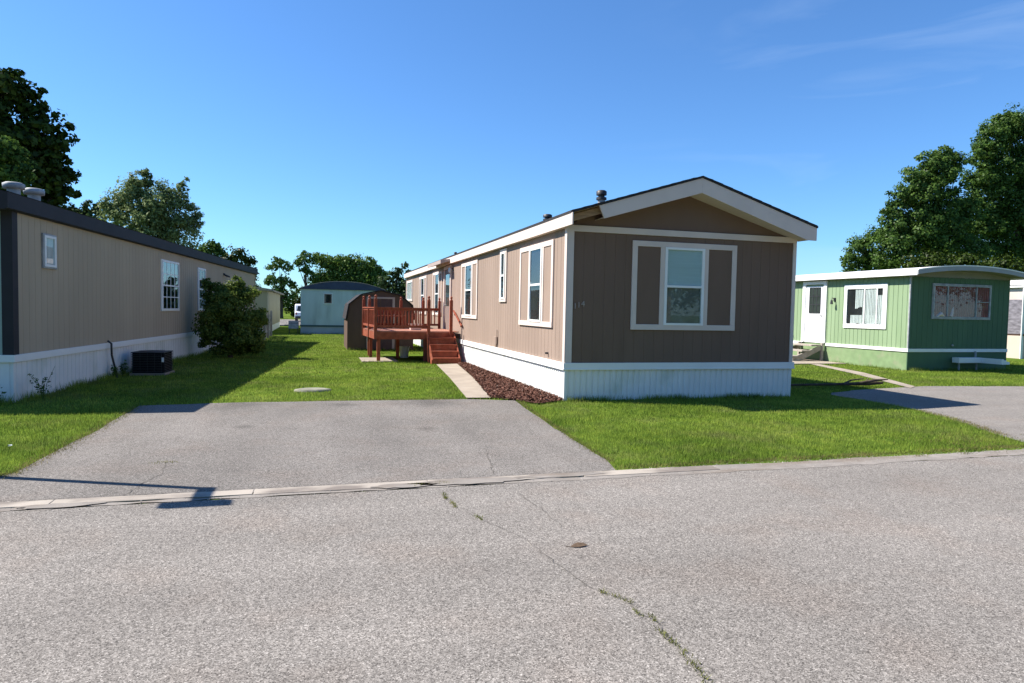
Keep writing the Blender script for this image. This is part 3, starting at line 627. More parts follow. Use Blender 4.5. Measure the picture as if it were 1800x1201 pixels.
# ------------------------------------------------------------------ green home on the right
G = thing('mobile_home', 'pale green mobile home with white flat domed roof and white door, on the right', 'mobile home', (17.16, 16.2, 0), .012)
GW, GL = 4.02, 16.0
gz0, gz1 = .66, 2.86
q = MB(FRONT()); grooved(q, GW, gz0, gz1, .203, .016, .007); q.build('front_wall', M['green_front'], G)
q = MB(LEFTW()); grooved(q, GL, gz0, gz1+.14, .17, .018, .010); q.build('side_wall', M['green_siding'], G)
q = MB(RIGHTW(GW)); grooved(q, GL, gz0, gz1, .203, .016, .007); q.build('side_wall', M['green_siding'], G)
q = MB(BACKW(GL)); grooved(q, GW, gz0, gz1, .203, .016, .007); q.build('back_wall', M['green_siding'], G)
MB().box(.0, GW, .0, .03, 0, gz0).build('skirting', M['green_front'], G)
q = MB(); q.box(0, .03, .03, GL, 0, gz0); q.box(GW-.03, GW, .03, GL, 0, gz0); q.box(.03, GW-.03, GL-.03, GL, 0, gz0); q.build('skirting', M['green_skirt'], G)
q = MB(); q.box(-.03, GW+.0, -.03, 0, gz0-.09, gz0+.01); q.box(-.03, 0, 0, 3.35, gz0-.09, gz0+.01); q.box(-.03, 0, 4.55, GL, gz0-.09, gz0+.01); q.build('skirting_band', M['white_trim'], G, .004)
q = MB(); q.box(-.012, .03, -.012, .03, gz0+.011, gz1); q.build('corner_strip', M['metal'], G)
# domed roof with a thick fascia, overhanging the front
def dome(x): 
    a = (x-GW/2)/(GW/2+.3); return 3.03 + .19*max(0, 1-a*a)
xs = [-.22+(GW+.5)*i/16 for i in range(17)]
q = MB(); q.prism([(x, dome(x)) for x in xs]+[(x, dome(x)-.03) for x in xs[::-1]], lambda p, q_, t: (p, t, q_), -.46, GL+.2)
rf3 = q.build('roof', M['white_trim'], G)
q = MB(); q.prism([(x, dome(x)-.031) for x in xs]+[(x, dome(x)-.155) for x in xs[::-1]], lambda p, q_, t: (p, t, q_), -.45, -.42)
q.build('front_fascia', mat('white_fascia_shaded', (.30,.31,.32), .7, .3, .08, 2), rf3)  # white fascia greyed, shade of the front edge is in the colour
q = MB(); q.box(-.23, -.20, -.42, GL+.2, 2.87, 3.015); q.box(xs[-1]-.03, xs[-1], -.42, GL+.2, 2.87, 3.01); q.build('side_fascia', M['white_trim'], rf3)
q = MB(); q.prism([(x, dome(x)-.14) for x in xs[1:-1]]+[(x, dome(x)-.16) for x in xs[1:-1][::-1]], lambda p, q_, t: (p, t, q_), -.418, 0); q.prism([(xs[i], dome(xs[i])-.16) for i in range(1, 16)]+[(GW, gz1-.02), (0, gz1-.02)], lambda p, q_, t: (p, t, q_), 0.0, .03)
q.box(-.20, 0, 0, GL, 2.86, 2.868)
q.build('soffit', mat('soffit_shaded', (.24,.235,.21), .9, .1, .05, 2), rf3)  # soffit colour darkened to carry the shade under the overhang
# front picture window in three lights with pinkish curtains
gw = window(G, FRONT(), .84, 3.22, 1.58, 2.67, .92, 3.14, 1.66, 2.59, .06, shutters=False, trim='metal', sash='metal', behind=('pink_curtain', 'pink_curtain'), rail=0, label='wide front window with three panes and dusty pink curtains')
q = MB(FRONT()); q.box(1.42, 1.46, 1.66, 2.59, .004, .04); q.box(2.58, 2.62, 1.66, 2.59, .004, .04); q.box(2.62, 3.14, 2.12, 2.14, .005, .035); q.build('window_mullion', M['metal'], gw)
q = MB(FRONT())
for i in range(26):
    a = 1.0+i*.082; 
    if 1.40 < a < 1.48 or 2.54 < a < 2.63: continue
    q.box(a, a+.04, 1.66, 2.59, .006, .014)
q.build('curtain_fold', mat('rose_curtain_folds', (.34,.125,.115), .9, .1, .3, 4), gw)
q = MB(FRONT()); q.tube([(1.62, 1.66, .012), (1.66, 1.8, .012), (1.7, 1.95, .012)], [.06, .045, .01], 8); q.tube([(1.05, 1.66, .012), (1.2, 1.74, .012), (1.35, 1.66, .012)], [.03, .07, .02], 8); q.build('ornament', M['cream_trim'], gw)
# side window
gs = window(G, LEFTW(), .82, 2.58, 1.23, 2.66, .97, 2.44, 1.37, 2.52, .13, shutters=False, trim='white_trim', behind=('interior', 'interior'), rail=0, label='white framed side window with parted pale curtains')
q = MB(LEFTW())
for a, b, z0, z1 in ((1.2, 1.75, 1.37, 2.52), (1.0, 1.12, 1.37, 2.3), (1.75, 2.1, 1.9, 2.52), (1.1, 2.3, 1.37, 1.66)):
    nn = int((b-a)/.06)+1
    for i in range(nn): q.box(a+i*.06, a+i*.06+.045, z0+.03*math.sin(i), z1, .007+.002*(i % 2), .016)
q.build('curtain_fold', M['curtain'], gs)
q = MB(LEFTW()); q.box(1.18, 1.22, 1.37, 2.52, .004, .04); q.box(1.68, 1.72, 1.37, 2.52, .004, .04); q.build('window_mullion', M['white_trim'], gs)
# door
q = MB(LEFTW()); q.box(3.38, 3.52, .66, 2.84, 0, .05); q.box(4.42, 4.56, .66, 2.84, 0, .05); q.box(3.52, 4.42, 2.72, 2.84, 0, .05); gd = q.build('door', M['white_trim'], G, .004)
q = MB(LEFTW()); q.box(3.52, 4.42, .66, 2.66, -.0, .02); q.build('door_leaf', M['door_white'], gd)
q = MB(LEFTW()); q.box(3.68, 4.22, 1.72, 2.60, .02, .026); q.build('pane', mat('dark_door_glass', (.03,.04,.035), .12, .6, .3, 3), gd)
q = MB(LEFTW())
for k in range(4): q.box(3.68, 4.22, 1.70+k*.297, 1.725+k*.297, .026, .036)
for k in range(4): q.box(3.665+k*.18, 3.69+k*.18, 1.72, 2.60, .027, .034)
q.build('muntin', M['dark_metal'], gd)
q = MB(LEFTW()); q.tube([(3.60, 1.62, .02), (3.60, 1.62, .08)], [.02, .03], 8); q.build('handle', M['metal'], gd)
q = MB(LEFTW()); q.box(2.98, 3.06, 2.12, 2.24, 0, .03); q.tube([(3.02, 2.2, .03), (3.02, 2.24, .12), (3.02, 2.12, .14)], .015, 6); q.tube([(3.02, 2.16, .14), (3.02, 2.02, .14)], [.03, .05], 8); q.build('porch_lamp', M['dark_metal'], G)
q = MB(LEFTW()); q.tube([(5.1, 1.9, .05), (5.15, 1.3, .05), (5.0, .8, .05)], .01, 6); q.build('cable', M['dark_metal'], G)
q = MB(FRONT()); q.tube([(1.72, .78, 0), (1.72, .78, .05)], .03, 8); q.tube([(2.75, .30, 0), (2.95, .31, .02), (3.1, .30, 0)], .02, 6); q.build('outdoor_tap', M['metal'], G)
GS = thing('wooden_steps', 'weathered grey wooden steps at the white door of the green home', 'steps', (16.55, 20.2, .04))
for k in range(3):
    q = MB(); x0 = -.75+k*.38; z = .18+k*.19; q.box(x0-.03, x0+.38, -.62, .62, z-.05, z); q.build('tread', M['grey_wood'], GS)
q = MB()
for yy in (-.6, .52): q.prism([(-.75, 0), (-.45, 0), (.5, .42), (.5, .5), (.3, .5), (-.75, .12)], lambda p, q_, t: (p, t, q_), yy, yy+.05)
q.box(.42, .50, -.62, -.54, 0, .62); q.box(.42, .50, .54, .62, 0, .62); q.build('stringer', M['grey_wood'], GS)
TG = thing('hitch_cover', 'long white box below the front wall of the green home', 'hitch cover', (19.45, 15.9, 0))
q = MB(); q.box(-.60, .30, .02, .26, .25, .41); q.build('cover', M['white_trim'], TG, .01)
q = MB(); q.prism([(.302, .25), (.62, .25), (.62, .33), (.50, .33), (.48, .38), (.40, .38), (.38, .41), (.302, .41)], lambda p, q_, t: (p, t, q_), -.62, .2); q.build('coupler', M['white_trim'], TG, .006)
q = MB(); q.box(.30, .33, .22, .27, .41, .60); q.box(-.5, -.46, .1, .14, 0, .25); q.box(.2, .24, .1, .14, 0, .25); q.build('support', M['metal'], TG)
# ------------------------------------------------------------------ home at the far right edge
R = thing('mobile_home', 'beige and grey home just showing at the right edge beyond the green one', 'mobile home', (28.0, 20.9, 0))
def pr(mb): return mb
q = MB(); q.box(0, 8, .0, 16, .0, .95); q.build('lower_wall', mat('beige_wall', (.52,.44,.37), .8, .2, .04, 2), R)
q = MB(); q.box(.05, 8, -.05, 0, 1.02, 2.45); q.box(.02, .05, 0, 16, 1.02, 2.45); q.build('stone_veneer', mat('grey_stone_veneer', (.17,.16,.18), .9, .2, .45, 4, (.6,1,3), .5, 8), R)
q = MB(); q.box(.05, 8, -.02, 16, 2.45, 2.95); q.build('upper_wall', mat('beige_upper_wall', (.48,.42,.38), .8, .2, .15, 1.2), R)
q = MB(); q.box(-.0, 8.1, -.12, 16.1, .95, 1.02); q.build('ledge', M['dark_wood'], R)
q = MB(); q.box(-.1, 8.1, -.2, 16.2, 2.95, 3.02); q.box(-.1, 8.1, -.2, 16.2, 3.05, 3.3); q.build('roof', M['white_trim'], R)
q = MB(FRONT()); q.box(-.08, .04, 0, 2.95, .03, .06); q.build('corner_board', M['white_trim'], R)

# ------------------------------------------------------------------ pale blue home at the back
B = thing('mobile_home', 'pale blue mobile home with dark blue arched roof behind the lawn', 'mobile home', (-.86, 41, 0))
BW, BL = 4.8, 18
q = MB(FRONT()); grooved(q, BW, .5, 2.6, .2, .02, .006); q.build('front_wall', M['blue_siding'], B)
for fr in (LEFTW(), RIGHTW(BW)): q = MB(fr); grooved(q, BL, .5, 2.6, .2, .02, .006); q.build('side_wall', M['blue_siding'], B)
q = MB(BACKW(BL)); grooved(q, BW, .5, 2.6, .2, .02, .006); q.build('back_wall', M['blue_siding'], B)
q = MB(); q.box(0, BW, .02, BL-.02, 0, .42); q.build('skirting', mat('grey_blue_skirting', (.33,.38,.40), .8, .2, .08, 2), B)
q = MB(); q.box(-.03, BW+.03, -.03, BL+.03, .42, .52); q.build('skirting_band', mat('dark_teal_band', (.05,.09,.09), .6, .3, .1, 2), B)
bx = [-.05+(BW+.1)*i/14 for i in range(15)]
bz = lambda x: 2.62+.44*(1-abs((x-BW/2)/(BW/2+.05))**2.2)
q = MB(); q.prism([(x, bz(x)+.02) for x in bx]+[(bx[-1], 2.6), (bx[0], 2.6)], lambda p, q_, t: (p, t, q_), -.08, BL+.08); rb = q.build('roof', M['blue_roof'], B)
q = MB(); q.prism([(x, bz(x)+.05) for x in bx]+[(x, bz(x)+.021) for x in bx[::-1]], lambda p, q_, t: (p, t, q_), -.11, -.04); q.build('roof_edge', M['shed_trim'], rb)
for vx in (1.2, 2.2): q = MB(); q.tube([(vx, 4, bz(vx)), (vx, 4, bz(vx)+.2)], .12, 10); q.build('roof_vent', M['dark_metal'], rb)
window(B, FRONT(), 1.26, 1.80, 1.74, 2.40, 1.37, 1.69, 1.84, 2.30, .08, shutters=False, trim='blind', sash='door_brown', behind=('interior', 'interior'), rail=0)
# cream home beyond the end of the tan one
K = thing('mobile_home', 'cream mobile home with pale roof edge past the end of the tan home', 'mobile home', (-2.62, 40.0, 0))
q = MB(); q.box(-4.6, 0, 0, 14, .4, 2.42); q.build('wall', mat('cream_siding', (.36,.31,.215), .8, .2, .08, 1.5, (1,1,.3)), K)
q = MB(); q.box(-4.6, -.02, .02, 14, 0, .4); q.build('skirting', M['white_skirt'], K)
q = MB(); q.prism([(-4.75, 2.42), (.3, 2.42), (.3, 2.50), (-2.3, 2.9), (-4.75, 2.5)], lambda p, q_, t: (p, t, q_), -.2, 14.2); q.build('roof', M['concrete'], K)
# fence piece beside the bush
Fn = thing('wooden_fence', 'short grey wooden picket fence past the leafy bush', 'fence', (-2.25, 32.6, 0))
for k in range(3): MB().box(-.05, .05, k*2.4-.05, k*2.4+.05, 0, 1.35).build('fence_post', M['grey_wood'], Fn)
q = MB()
for k in range(34): q.box(-.075, -.055, .02+k*.14, .12+k*.14, .05, 1.15)
q.build('picket_panel', M['grey_wood'], Fn)
q = MB(); q.box(-.054, -.02, 0, 4.8, .3, .38); q.box(-.054, -.02, 0, 4.8, .9, .98); q.build('fence_rail', M['grey_wood'], Fn)
# grey box by the blue home
Bx = thing('patio_grill', 'grey covered grill at the corner of the pale blue home', 'grill', (-1.25, 41.3, 0))
q = MB(); q.box(-.28, .28, -.22, .22, .28, .55); q.build('body', M['metal'], Bx, .03)
q = MB(); q.tube([(-.28, 0, .55), (.28, 0, .55)], .2, 14); q.build('lid', mat('grey_lid', (.22,.21,.21), .6, .3, .2, 5), Bx)
for a, b in ((-.24, -.18), (.24, -.18), (-.24, .18), (.24, .18)): q = MB(); q.tube([(a, b, 0), (a, b, .3)], .02, 6); q.build('leg', M['dark_metal'], Bx)
q = MB(); q.box(-.5, -.29, -.15, .15, .48, .51); q.build('side_shelf', M['grey_wood'], Bx)
# white SUV beyond
V = thing('parked_suv', 'white sport utility vehicle half hidden behind the pale blue home', 'car', (-1.2, 72, 0))
side = [(-.05, .35), (-.02, .95), (.2, 1.05), (.55, 1.72), (1.0, 1.82), (3.1, 1.78), (3.6, 1.12), (4.5, .98), (4.62, .4)]
q = MB(); q.prism([(a, b) for a, b in side], lambda p, q_, t: (t, p, q_), -.88, .88); q.build('body', mat('white_car_paint', (.75,.76,.78), .25, .5, .02, 2), V, .08)
q = MB(); q.add([(-.68, .20, 1.10), (.68, .20, 1.10), (.58, .50, 1.62), (-.58, .50, 1.62)], [(0,1,2,3)])
for i, v in enumerate(q.v): q.v[i] = (v[0], v[1]-.02, v[2])
q.build('rear_window', mat('dark_car_glass', (.02,.025,.03), .08, .6, .1, 1), V)
for sx_ in (-.885, .875):
    q = MB(); q.box(sx_, sx_+.01, .75, 3.2, 1.15, 1.62); q.build('side_window', M['dark_metal'], V)
for wx in (-.86, .66):
    for wy in (.85, 3.7):
        q = MB(); q.tube([(wx, wy, .34), (wx+.2, wy, .34)], .34, 18); wh = q.build('wheel', M['dark_metal'], V)
        q = MB(); q.tube([(wx-.005, wy, .34), (wx+.205, wy, .34)], .2, 14); q.build('rim', M['metal'], wh)
for sx_ in (-.8, .66): MB().box(sx_, sx_+.14, -.045, .0, .72, .95).build('tail_light', mat('red_lens', (.35,.03,.02), .3, .5, .1, 2), V)
MB().box(-.85, .85, -.10, .0, .36, .58).build('bumper', M['dark_metal'], V, .02)
MB().box(-.25, .25, -.06, -.03, .68, .82).build('number_plate', M['blind'], V)
# pale blue container beyond the far road
Cn = thing('waste_container', 'pale blue metal waste container beyond the far road', 'container', (-5.7, 88, 0))
q = MB(); q.prism([(-1.0, .1), (1.0, .1), (1.1, 1.35), (-1.1, 1.35)], lambda p, q_, t: (p, t, q_), 0, 1.5); q.build('body', mat('pale_blue_paint', (.30,.38,.46), .5, .4, .1, 2), Cn)
MB().box(-.75, .75, -.04, 0, .3, .75).build('front_opening', M['dark_metal'], Cn)
MB().box(-1.15, 1.15, -.08, 1.6, 1.35, 1.42).build('lid', mat('pale_green_lid', (.35,.42,.36), .5, .3, .1, 2), Cn)

# ------------------------------------------------------------------ lamp post just outside the frame on the left, its shadow crosses the driveway
P = thing('lamp_post', 'grey yard lamp post on the left lawn with boxy head on a short arm', 'lamp post', (-3.46, 7.36, 0))
q = MB(); q.tube([(0, 0, 0), (0, 0, 3.02)], [.05, .04], 12); q.build('post', M['metal'], P)
q = MB(); q.box(-.05, .05, -.42, .04, 2.99, 3.06); q.build('arm', M['metal'], P)
q = MB(); q.box(-.24, .24, -.54, -.38, 2.95, 3.05); q.build('lamp_head', M['dark_metal'], P, .01)
MB().box(-.08, .08, -.08, .08, 0, .04).build('base', M['metal'], P)

# ------------------------------------------------------------------ vegetation
def leaf_mesh(name, C, Nrm, size, aspect, m, parent):
    """C centres (n,3); random quads folded in no particular way"""
    n = len(C)
    a = np.cross(Nrm, NR.normal(size=(n, 3))); a /= np.linalg.norm(a, axis=1, keepdims=True)+1e-9
    b = np.cross(Nrm, a); s = size[:, None]
    V = np.empty((n, 4, 3)); V[:, 0] = C-a*s*.5; V[:, 1] = C+b*s*.5*aspect; V[:, 2] = C+a*s*.5; V[:, 3] = C-b*s*.5*aspect
    me = bpy.data.meshes.new(name); me.vertices.add(n*4); me.loops.add(n*4); me.polygons.add(n)
    me.vertices.foreach_set('co', V.ravel()); me.loops.foreach_set('vertex_index', np.arange(n*4, dtype=np.int32))
    me.polygons.foreach_set('loop_start', np.arange(0, n*4, 4, dtype=np.int32)); me.polygons.foreach_set('loop_total', np.full(n, 4, dtype=np.int32))
    me.update(calc_edges=True); me.materials.append(m)
    o = bpy.data.objects.new(name, me); sc.collection.objects.link(o); o.parent = parent; return o
def crown_points(blobs, size, k=5.0, clump=.30, up=.25):
    Cs, Ns, Ss = [], [], []
    for c, R3 in blobs:
        c = np.array(c); R3 = np.array(R3); Rm = float(np.mean(R3))
        ncl = max(14, int(40*(Rm/1.5)**1.0)); tot = int(3.0*k*math.pi*Rm*Rm/(size*size))
        d = NR.normal(size=(ncl, 3)); d /= np.linalg.norm(d, axis=1, keepdims=True)
        rr = NR.uniform(.12, .92, size=(ncl, 1))**.6
        cc = d*rr; cr = NR.uniform(.6, 1.35, size=ncl)*1.3*clump*Rm*(1 if Rm < 2 else (2/Rm)**.35)
        idx = NR.integers(0, ncl, tot)
        off = NR.normal(size=(tot, 3)); off /= np.linalg.norm(off, axis=1, keepdims=True); off *= NR.uniform(0, 1, size=(tot, 1))**.45
        off[:, 2] *= .75
        p = c + cc[idx]*R3 + off*cr[idx][:, None]
        nr = off*.7 + d[idx]*.5 + NR.normal(size=(tot, 3))*.45 + np.array([0, 0, up]); nr /= np.linalg.norm(nr, axis=1, keepdims=True)
        Cs.append(p); Ns.append(nr); Ss.append(size*NR.uniform(.55, 1.25, size=tot))
    return np.concatenate(Cs), np.concatenate(Ns), np.concatenate(Ss)
def tree(label, kind, Y, pxb, m, size, base_px=None, name='tree', k=4.2, aspect=.7, group=None, squash=1.0, clump=.36, depth=1.0, trunk_r=.22, cat='tree', up=.25):
    """pxb: (px,py,r_px[,dy]) crown lobes read from the photograph at depth Y"""
    blobs = []
    for b in pxb:
        dy = b[3] if len(b) > 3 else 0
        p = at(b[0], b[1], Y+dy); dist = (p-CAM).dot(CF); R_ = b[2]/FOC*dist
        blobs.append(((p.x, p.y, p.z), (R_, R_*depth, R_*squash)))
    bx_ = at(base_px, 540, Y).x if base_px else sum(b[0][0] for b in blobs)/len(blobs)
    o = thing(name, label, cat, (bx_, Y, 0), 0, group)
    loc = np.array([bx_, Y, 0]); blobs = [(tuple(np.array(c)-loc), r) for c, r in blobs]
    C, N, S_ = crown_points(blobs, size, k, clump, up)
    keep = C[:, 2] > .1; leaf_mesh('crown', C[keep], N[keep], S_[keep], aspect, m, o)
    top = max(b[0][2] for b in blobs); mid = sum(b[0][2] for b in blobs)/len(blobs)
    tk = MB(); tk.tube([(0, 0, -.05), (.02, 0, .4), (.05, .03, mid*.55), (.03, 0, mid), (0, 0, mid+(top-mid)*.5)], [trunk_r*1.35, trunk_r, trunk_r*.8, trunk_r*.45, trunk_r*.08], 10)
    for c, r in blobs[:9]:
        s0 = mid*RND.uniform(.4, .75); c = Vector(c)
        tk.tube([(0, 0, s0), tuple(Vector((0, 0, s0)).lerp(c, .5)+Vector((0, 0, -.03*c.length))), tuple(c*.97)], [trunk_r*.35, trunk_r*.18, trunk_r*.04], 7)
    tk.build('trunk', M['bark'], o); return o

# left side
tree('huge dark maple filling the upper left corner above the tan home', 'maple', 34, [(5,150,42),(50,185,38),(-40,170,60),(85,235,42),(20,240,60),(105,265,32),(-60,270,90),(60,300,58),(110,322,30),(-10,340,70),(60,350,45),(100,345,25),(-110,220,110)], M['leaf_dark'], .26, base_px=-20, name='maple_tree', k=7, trunk_r=.45, clump=.26)
tree('lighter green smaller tree in front of the huge dark maple', 'tree', 24, [(8,255,24),(28,270,18),(-20,280,40),(15,300,34),(30,325,22),(-15,335,30)], M['leaf_mid'], .12, base_px=-30, k=6, trunk_r=.14)
tree('silvery wind blown poplar with feathery top above the tan home', 'poplar', 44, [(225,350,36),(262,350,40),(245,325,24),(255,306,11),(290,370,40),(300,345,22),(318,330,11),(322,352,13),(326,333,8),(322,322,6),(329,315,5),(258,312,9),(255,300,6),(262,322,10),(345,385,8),(352,378,5),(232,330,14),(335,370,20),(345,395,14),(205,380,34),(250,390,46),(320,395,28),(340,388,10),(190,360,18),(270,420,60),(310,425,40)], M['leaf_silver'], .21, name='poplar_tree', k=8, aspect=.38, clump=.28, trunk_r=.3, up=.5)
tree('low bluish tree between the dark maple and the silvery poplar', 'tree', 52, [(135,372,20),(160,365,16),(115,380,20),(180,375,16),(150,395,32)], M['leaf_blue'], .22, k=5, trunk_r=.2)
tree('rounded dark green tree over the far end of the tan home', 'tree', 60, [(372,436,17),(350,445,18),(390,445,15),(370,465,28)], M['leaf_mid'], .24, k=5)
tree('round dark tree just left of the sky gap past the tan home', 'tree', 58, [(418,452,18),(438,462,14),(402,460,16),(440,485,16),(420,490,26),(446,510,14)], M['leaf_dark'], .24, k=5)
# back row
tree('tall open tree with see-through foliage left of the pale blue home', 'tree', 92, [(491,462,14),(478,470,11),(504,470,11),(480,492,15),(500,495,14),(515,500,9),(470,497,7),(490,515,18),(476,525,14),(505,525,14)], M['leaf_mid'], .36, base_px=494, k=4.2, clump=.34, trunk_r=.25)
tree('narrow airy tree between the open tree and the willow row', 'tree', 96, [(532,452,12),(545,458,12),(524,462,10),(540,478,14),(552,492,12),(520,512,10),(545,515,16)], M['leaf_mid'], .36, k=4.6, trunk_r=.25)
tree('broad bushy willow behind the blue home roof, tallest of its row', 'willow', 98, [(575,465,18),(592,462,15),(560,455,12),(612,460,17),(632,466,18),(652,470,18),(600,485,26),(635,488,26),(570,490,22),(664,486,16),(620,510,30),(660,512,26),(580,512,24)], M['leaf_fresh'], .34, name='willow_tree', k=8, clump=.34)
tree('dark low evergreen between the willow and the brown home', 'evergreen', 80, [(700,478,9),(712,468,7),(688,486,10),(720,482,9),(675,498,14),(705,500,18),(690,520,20),(715,520,18),(665,522,14)], M['leaf_blue'], .34, name='evergreen_tree', k=6)
tree('shady dark tree low behind the pale blue container', 'tree', 105, [(470,525,16),(455,530,18),(490,532,14),(440,520,18)], M['leaf_dark'], .4, k=5)
tree('dark bushy tree directly above the parked white vehicle', 'tree', 100, [(512,538,14),(526,530,12),(520,548,12),(535,545,10)], M['leaf_dark'], .4, k=6)
# trees hidden partly behind the homes, they close the horizon
for i, (px_, Y_) in enumerate(((770, 120), (860, 125), (960, 118), (1090, 122), (1230, 118))):
    tree('distant tree hidden behind the brown home roof', 'tree', Y_, [(px_,530,26),(px_-24,535,20),(px_+26,534,22),(px_,548,26)], M['leaf_mid'], .5, k=3, group='distant trees behind the brown home')
# right side
tree('towering leafy tree cut off by the right edge of the picture', 'tree', 46, [(1775,215,34),(1745,245,34),(1800,240,48),(1725,270,22),(1760,290,48),(1820,300,60),(1735,330,34),(1790,360,60),(1745,395,42),(1800,425,55),(1850,350,80),(1750,445,40),(1720,310,26),(1715,360,28),(1725,400,34)], M['leaf_mid'], .22, base_px=1800, k=6.0, trunk_r=.45, clump=.24)
tree('wide leafy tree rising above the green home roof', 'tree', 44, [(1660,275,24),(1635,285,22),(1682,290,22),(1610,320,30),(1655,325,38),(1585,350,26),(1625,375,44),(1580,395,36),(1680,375,42),(1560,375,14),(1570,440,40),(1630,435,48),(1690,440,46),(1650,300,34),(1620,345,40),(1600,410,44),(1660,400,46)], M['leaf_mid'], .22, base_px=1640, k=6.4, trunk_r=.4, clump=.24)
tree('lower shoulder tree at the left end of the right hand grove', 'tree', 50, [(1540,415,22),(1515,432,22),(1500,452,20),(1487,462,8),(1535,455,28),(1560,465,26),(1510,475,24)], M['leaf_mid'], .22, k=5.5, trunk_r=.2)
tree('dark tree low behind the roof of the green home', 'tree', 40, [(1640,460,26),(1700,465,28),(1760,470,28),(1600,470,22),(1800,480,28)], M['leaf_dark'], .22, k=5, trunk_r=.25)
# added across the road behind the camera to mirror in panes and dim fronts
def tree_world(label, x, y, h, r, m, size, k=3.0):
    rr = random.Random(int(x*7+y)); o = thing('tree', label, 'tree', (x, y, 0), 0, 'added trees across the road'); bl = []
    for i in range(9):
        a = i*.7+rr.random(); q_ = r*rr.uniform(.2, .6); bl.append(((q_*math.cos(a), q_*math.sin(a), h*rr.uniform(.38, .82)), (r*.5, r*.5, r*.5)))
    C, N, S_ = crown_points(bl, size, k, .36, .2); leaf_mesh('crown', C, N, S_, .8, m, o)
    q = MB(); q.tube([(0, 0, 0), (0, 0, h*.3), (0, 0, h*.7)], [r*.09, r*.07, r*.03], 8); q.build('trunk', M['bark'], o)
for i, (x_, y_, h_, r_2) in enumerate(((-30,-24,11,5.5),(-19,-27,13,6),(-8,-24,10,5),(2,-29,12,6),(13,-26,11,5.5),(24,-25,12,6),(35,-23,11,5.5),(46,-20,12,6),(60,-14,13,6.5))):
    tree_world('leafy tree in the unseen row added across the road', x_, y_, h_, r_2, M['leaf_mid'], .30)
O = thing('mobile_home', 'tan mobile home added unseen across the road behind the viewer', 'mobile home', (2.0, -17.5, 0))  # unseen home added for the window panes to mirror
q = MB(BACKW(4.3)); grooved(q, 18, .7, 3.0, .2, .014, .006); q.build('side_wall', M['tan'], O)
q = MB(FRONT()); grooved(q, 18, .7, 3.0, .2, .014, .006); q.build('side_wall', M['tan'], O)
for fr in (LEFTW(), RIGHTW(18)): q = MB(fr); grooved(q, 4.3, .7, 3.0, .2, .014, .006); q.build('end_wall', M['tan'], O)
MB().box(.02, 17.98, .02, 4.28, 0, .69).build('skirting', M['white_skirt'], O)
q = MB(); q.prism([(-.15, 3.0), (4.45, 3.0), (4.45, 3.15), (2.15, 3.8), (-.15, 3.15)], lambda p, q_, t: (t, p, q_), -.2, 18.2); q.build('roof', M['shingle'], O)
for a in (2.0, 7.5, 13.0): window(O, BACKW(4.3), a, a+1.8, 1.5, 2.7, a+.3, a+1.5, 1.6, 2.6, .08, shutters=False)

# bush
tree('big round leafy bush against the tan home, sunlit on top', 'bush', 21.9, [(402,520,26),(372,512,20),(432,520,24),(398,545,40),(372,560,32),(435,555,32),(455,560,20),(362,590,20),(400,590,42),(435,590,30),(395,615,24),(418,498,14),(365,500,12),(420,610,22),(400,570,46),(395,530,36),(425,590,38)], M['leaf_bush'], .075, name='bush', k=7, trunk_r=.06, clump=.32, cat='bush')

# weeds against the tan skirting
def weed(label, x, y, h, n, seed, name='weed'):
    r = random.Random(seed); o = thing(name, label, 'weed', (x, y, 0)); q = MB()
    C, N, S_ = [], [], []
    for i in range(n):
        a = r.uniform(0, 6.28); l = r.uniform(.05, .35)*h; tip = (l*math.cos(a), l*math.sin(a), h*r.uniform(.55, 1)); q.tube([(0, 0, 0), (tip[0]*.3, tip[1]*.3, tip[2]*.5), tip], [.005, .004, .002], 5, False)
        for k in range(12): t = r.uniform(.25, 1); C.append((tip[0]*t+r.uniform(-.03,.03), tip[1]*t+r.uniform(-.03,.03), tip[2]*t)); N.append((r.uniform(-1,1), r.uniform(-1,1), 1)); S_.append(r.uniform(.04,.09))
    q.build('stem', M['leaf_mid'], o); N = np.array(N); N /= np.linalg.norm(N, axis=1, keepdims=True)
    leaf_mesh('foliage', np.array(C), N, np.array(S_), .45, M['leaf_mid'], o)
weed('spindly weed standing at the near corner of the tan home', -4.2, 12.45, .62, 6, 1)
weed('low leafy weed clump left of the spindly weed', -4.7, 12.05, .35, 8, 2)
weed('leafy weed between the drain hose and the black unit', -4.0, 16.25, .42, 9, 3)
weed('weed tuft at the foot of the drain hose', -4.05, 15.9, .3, 7, 4)

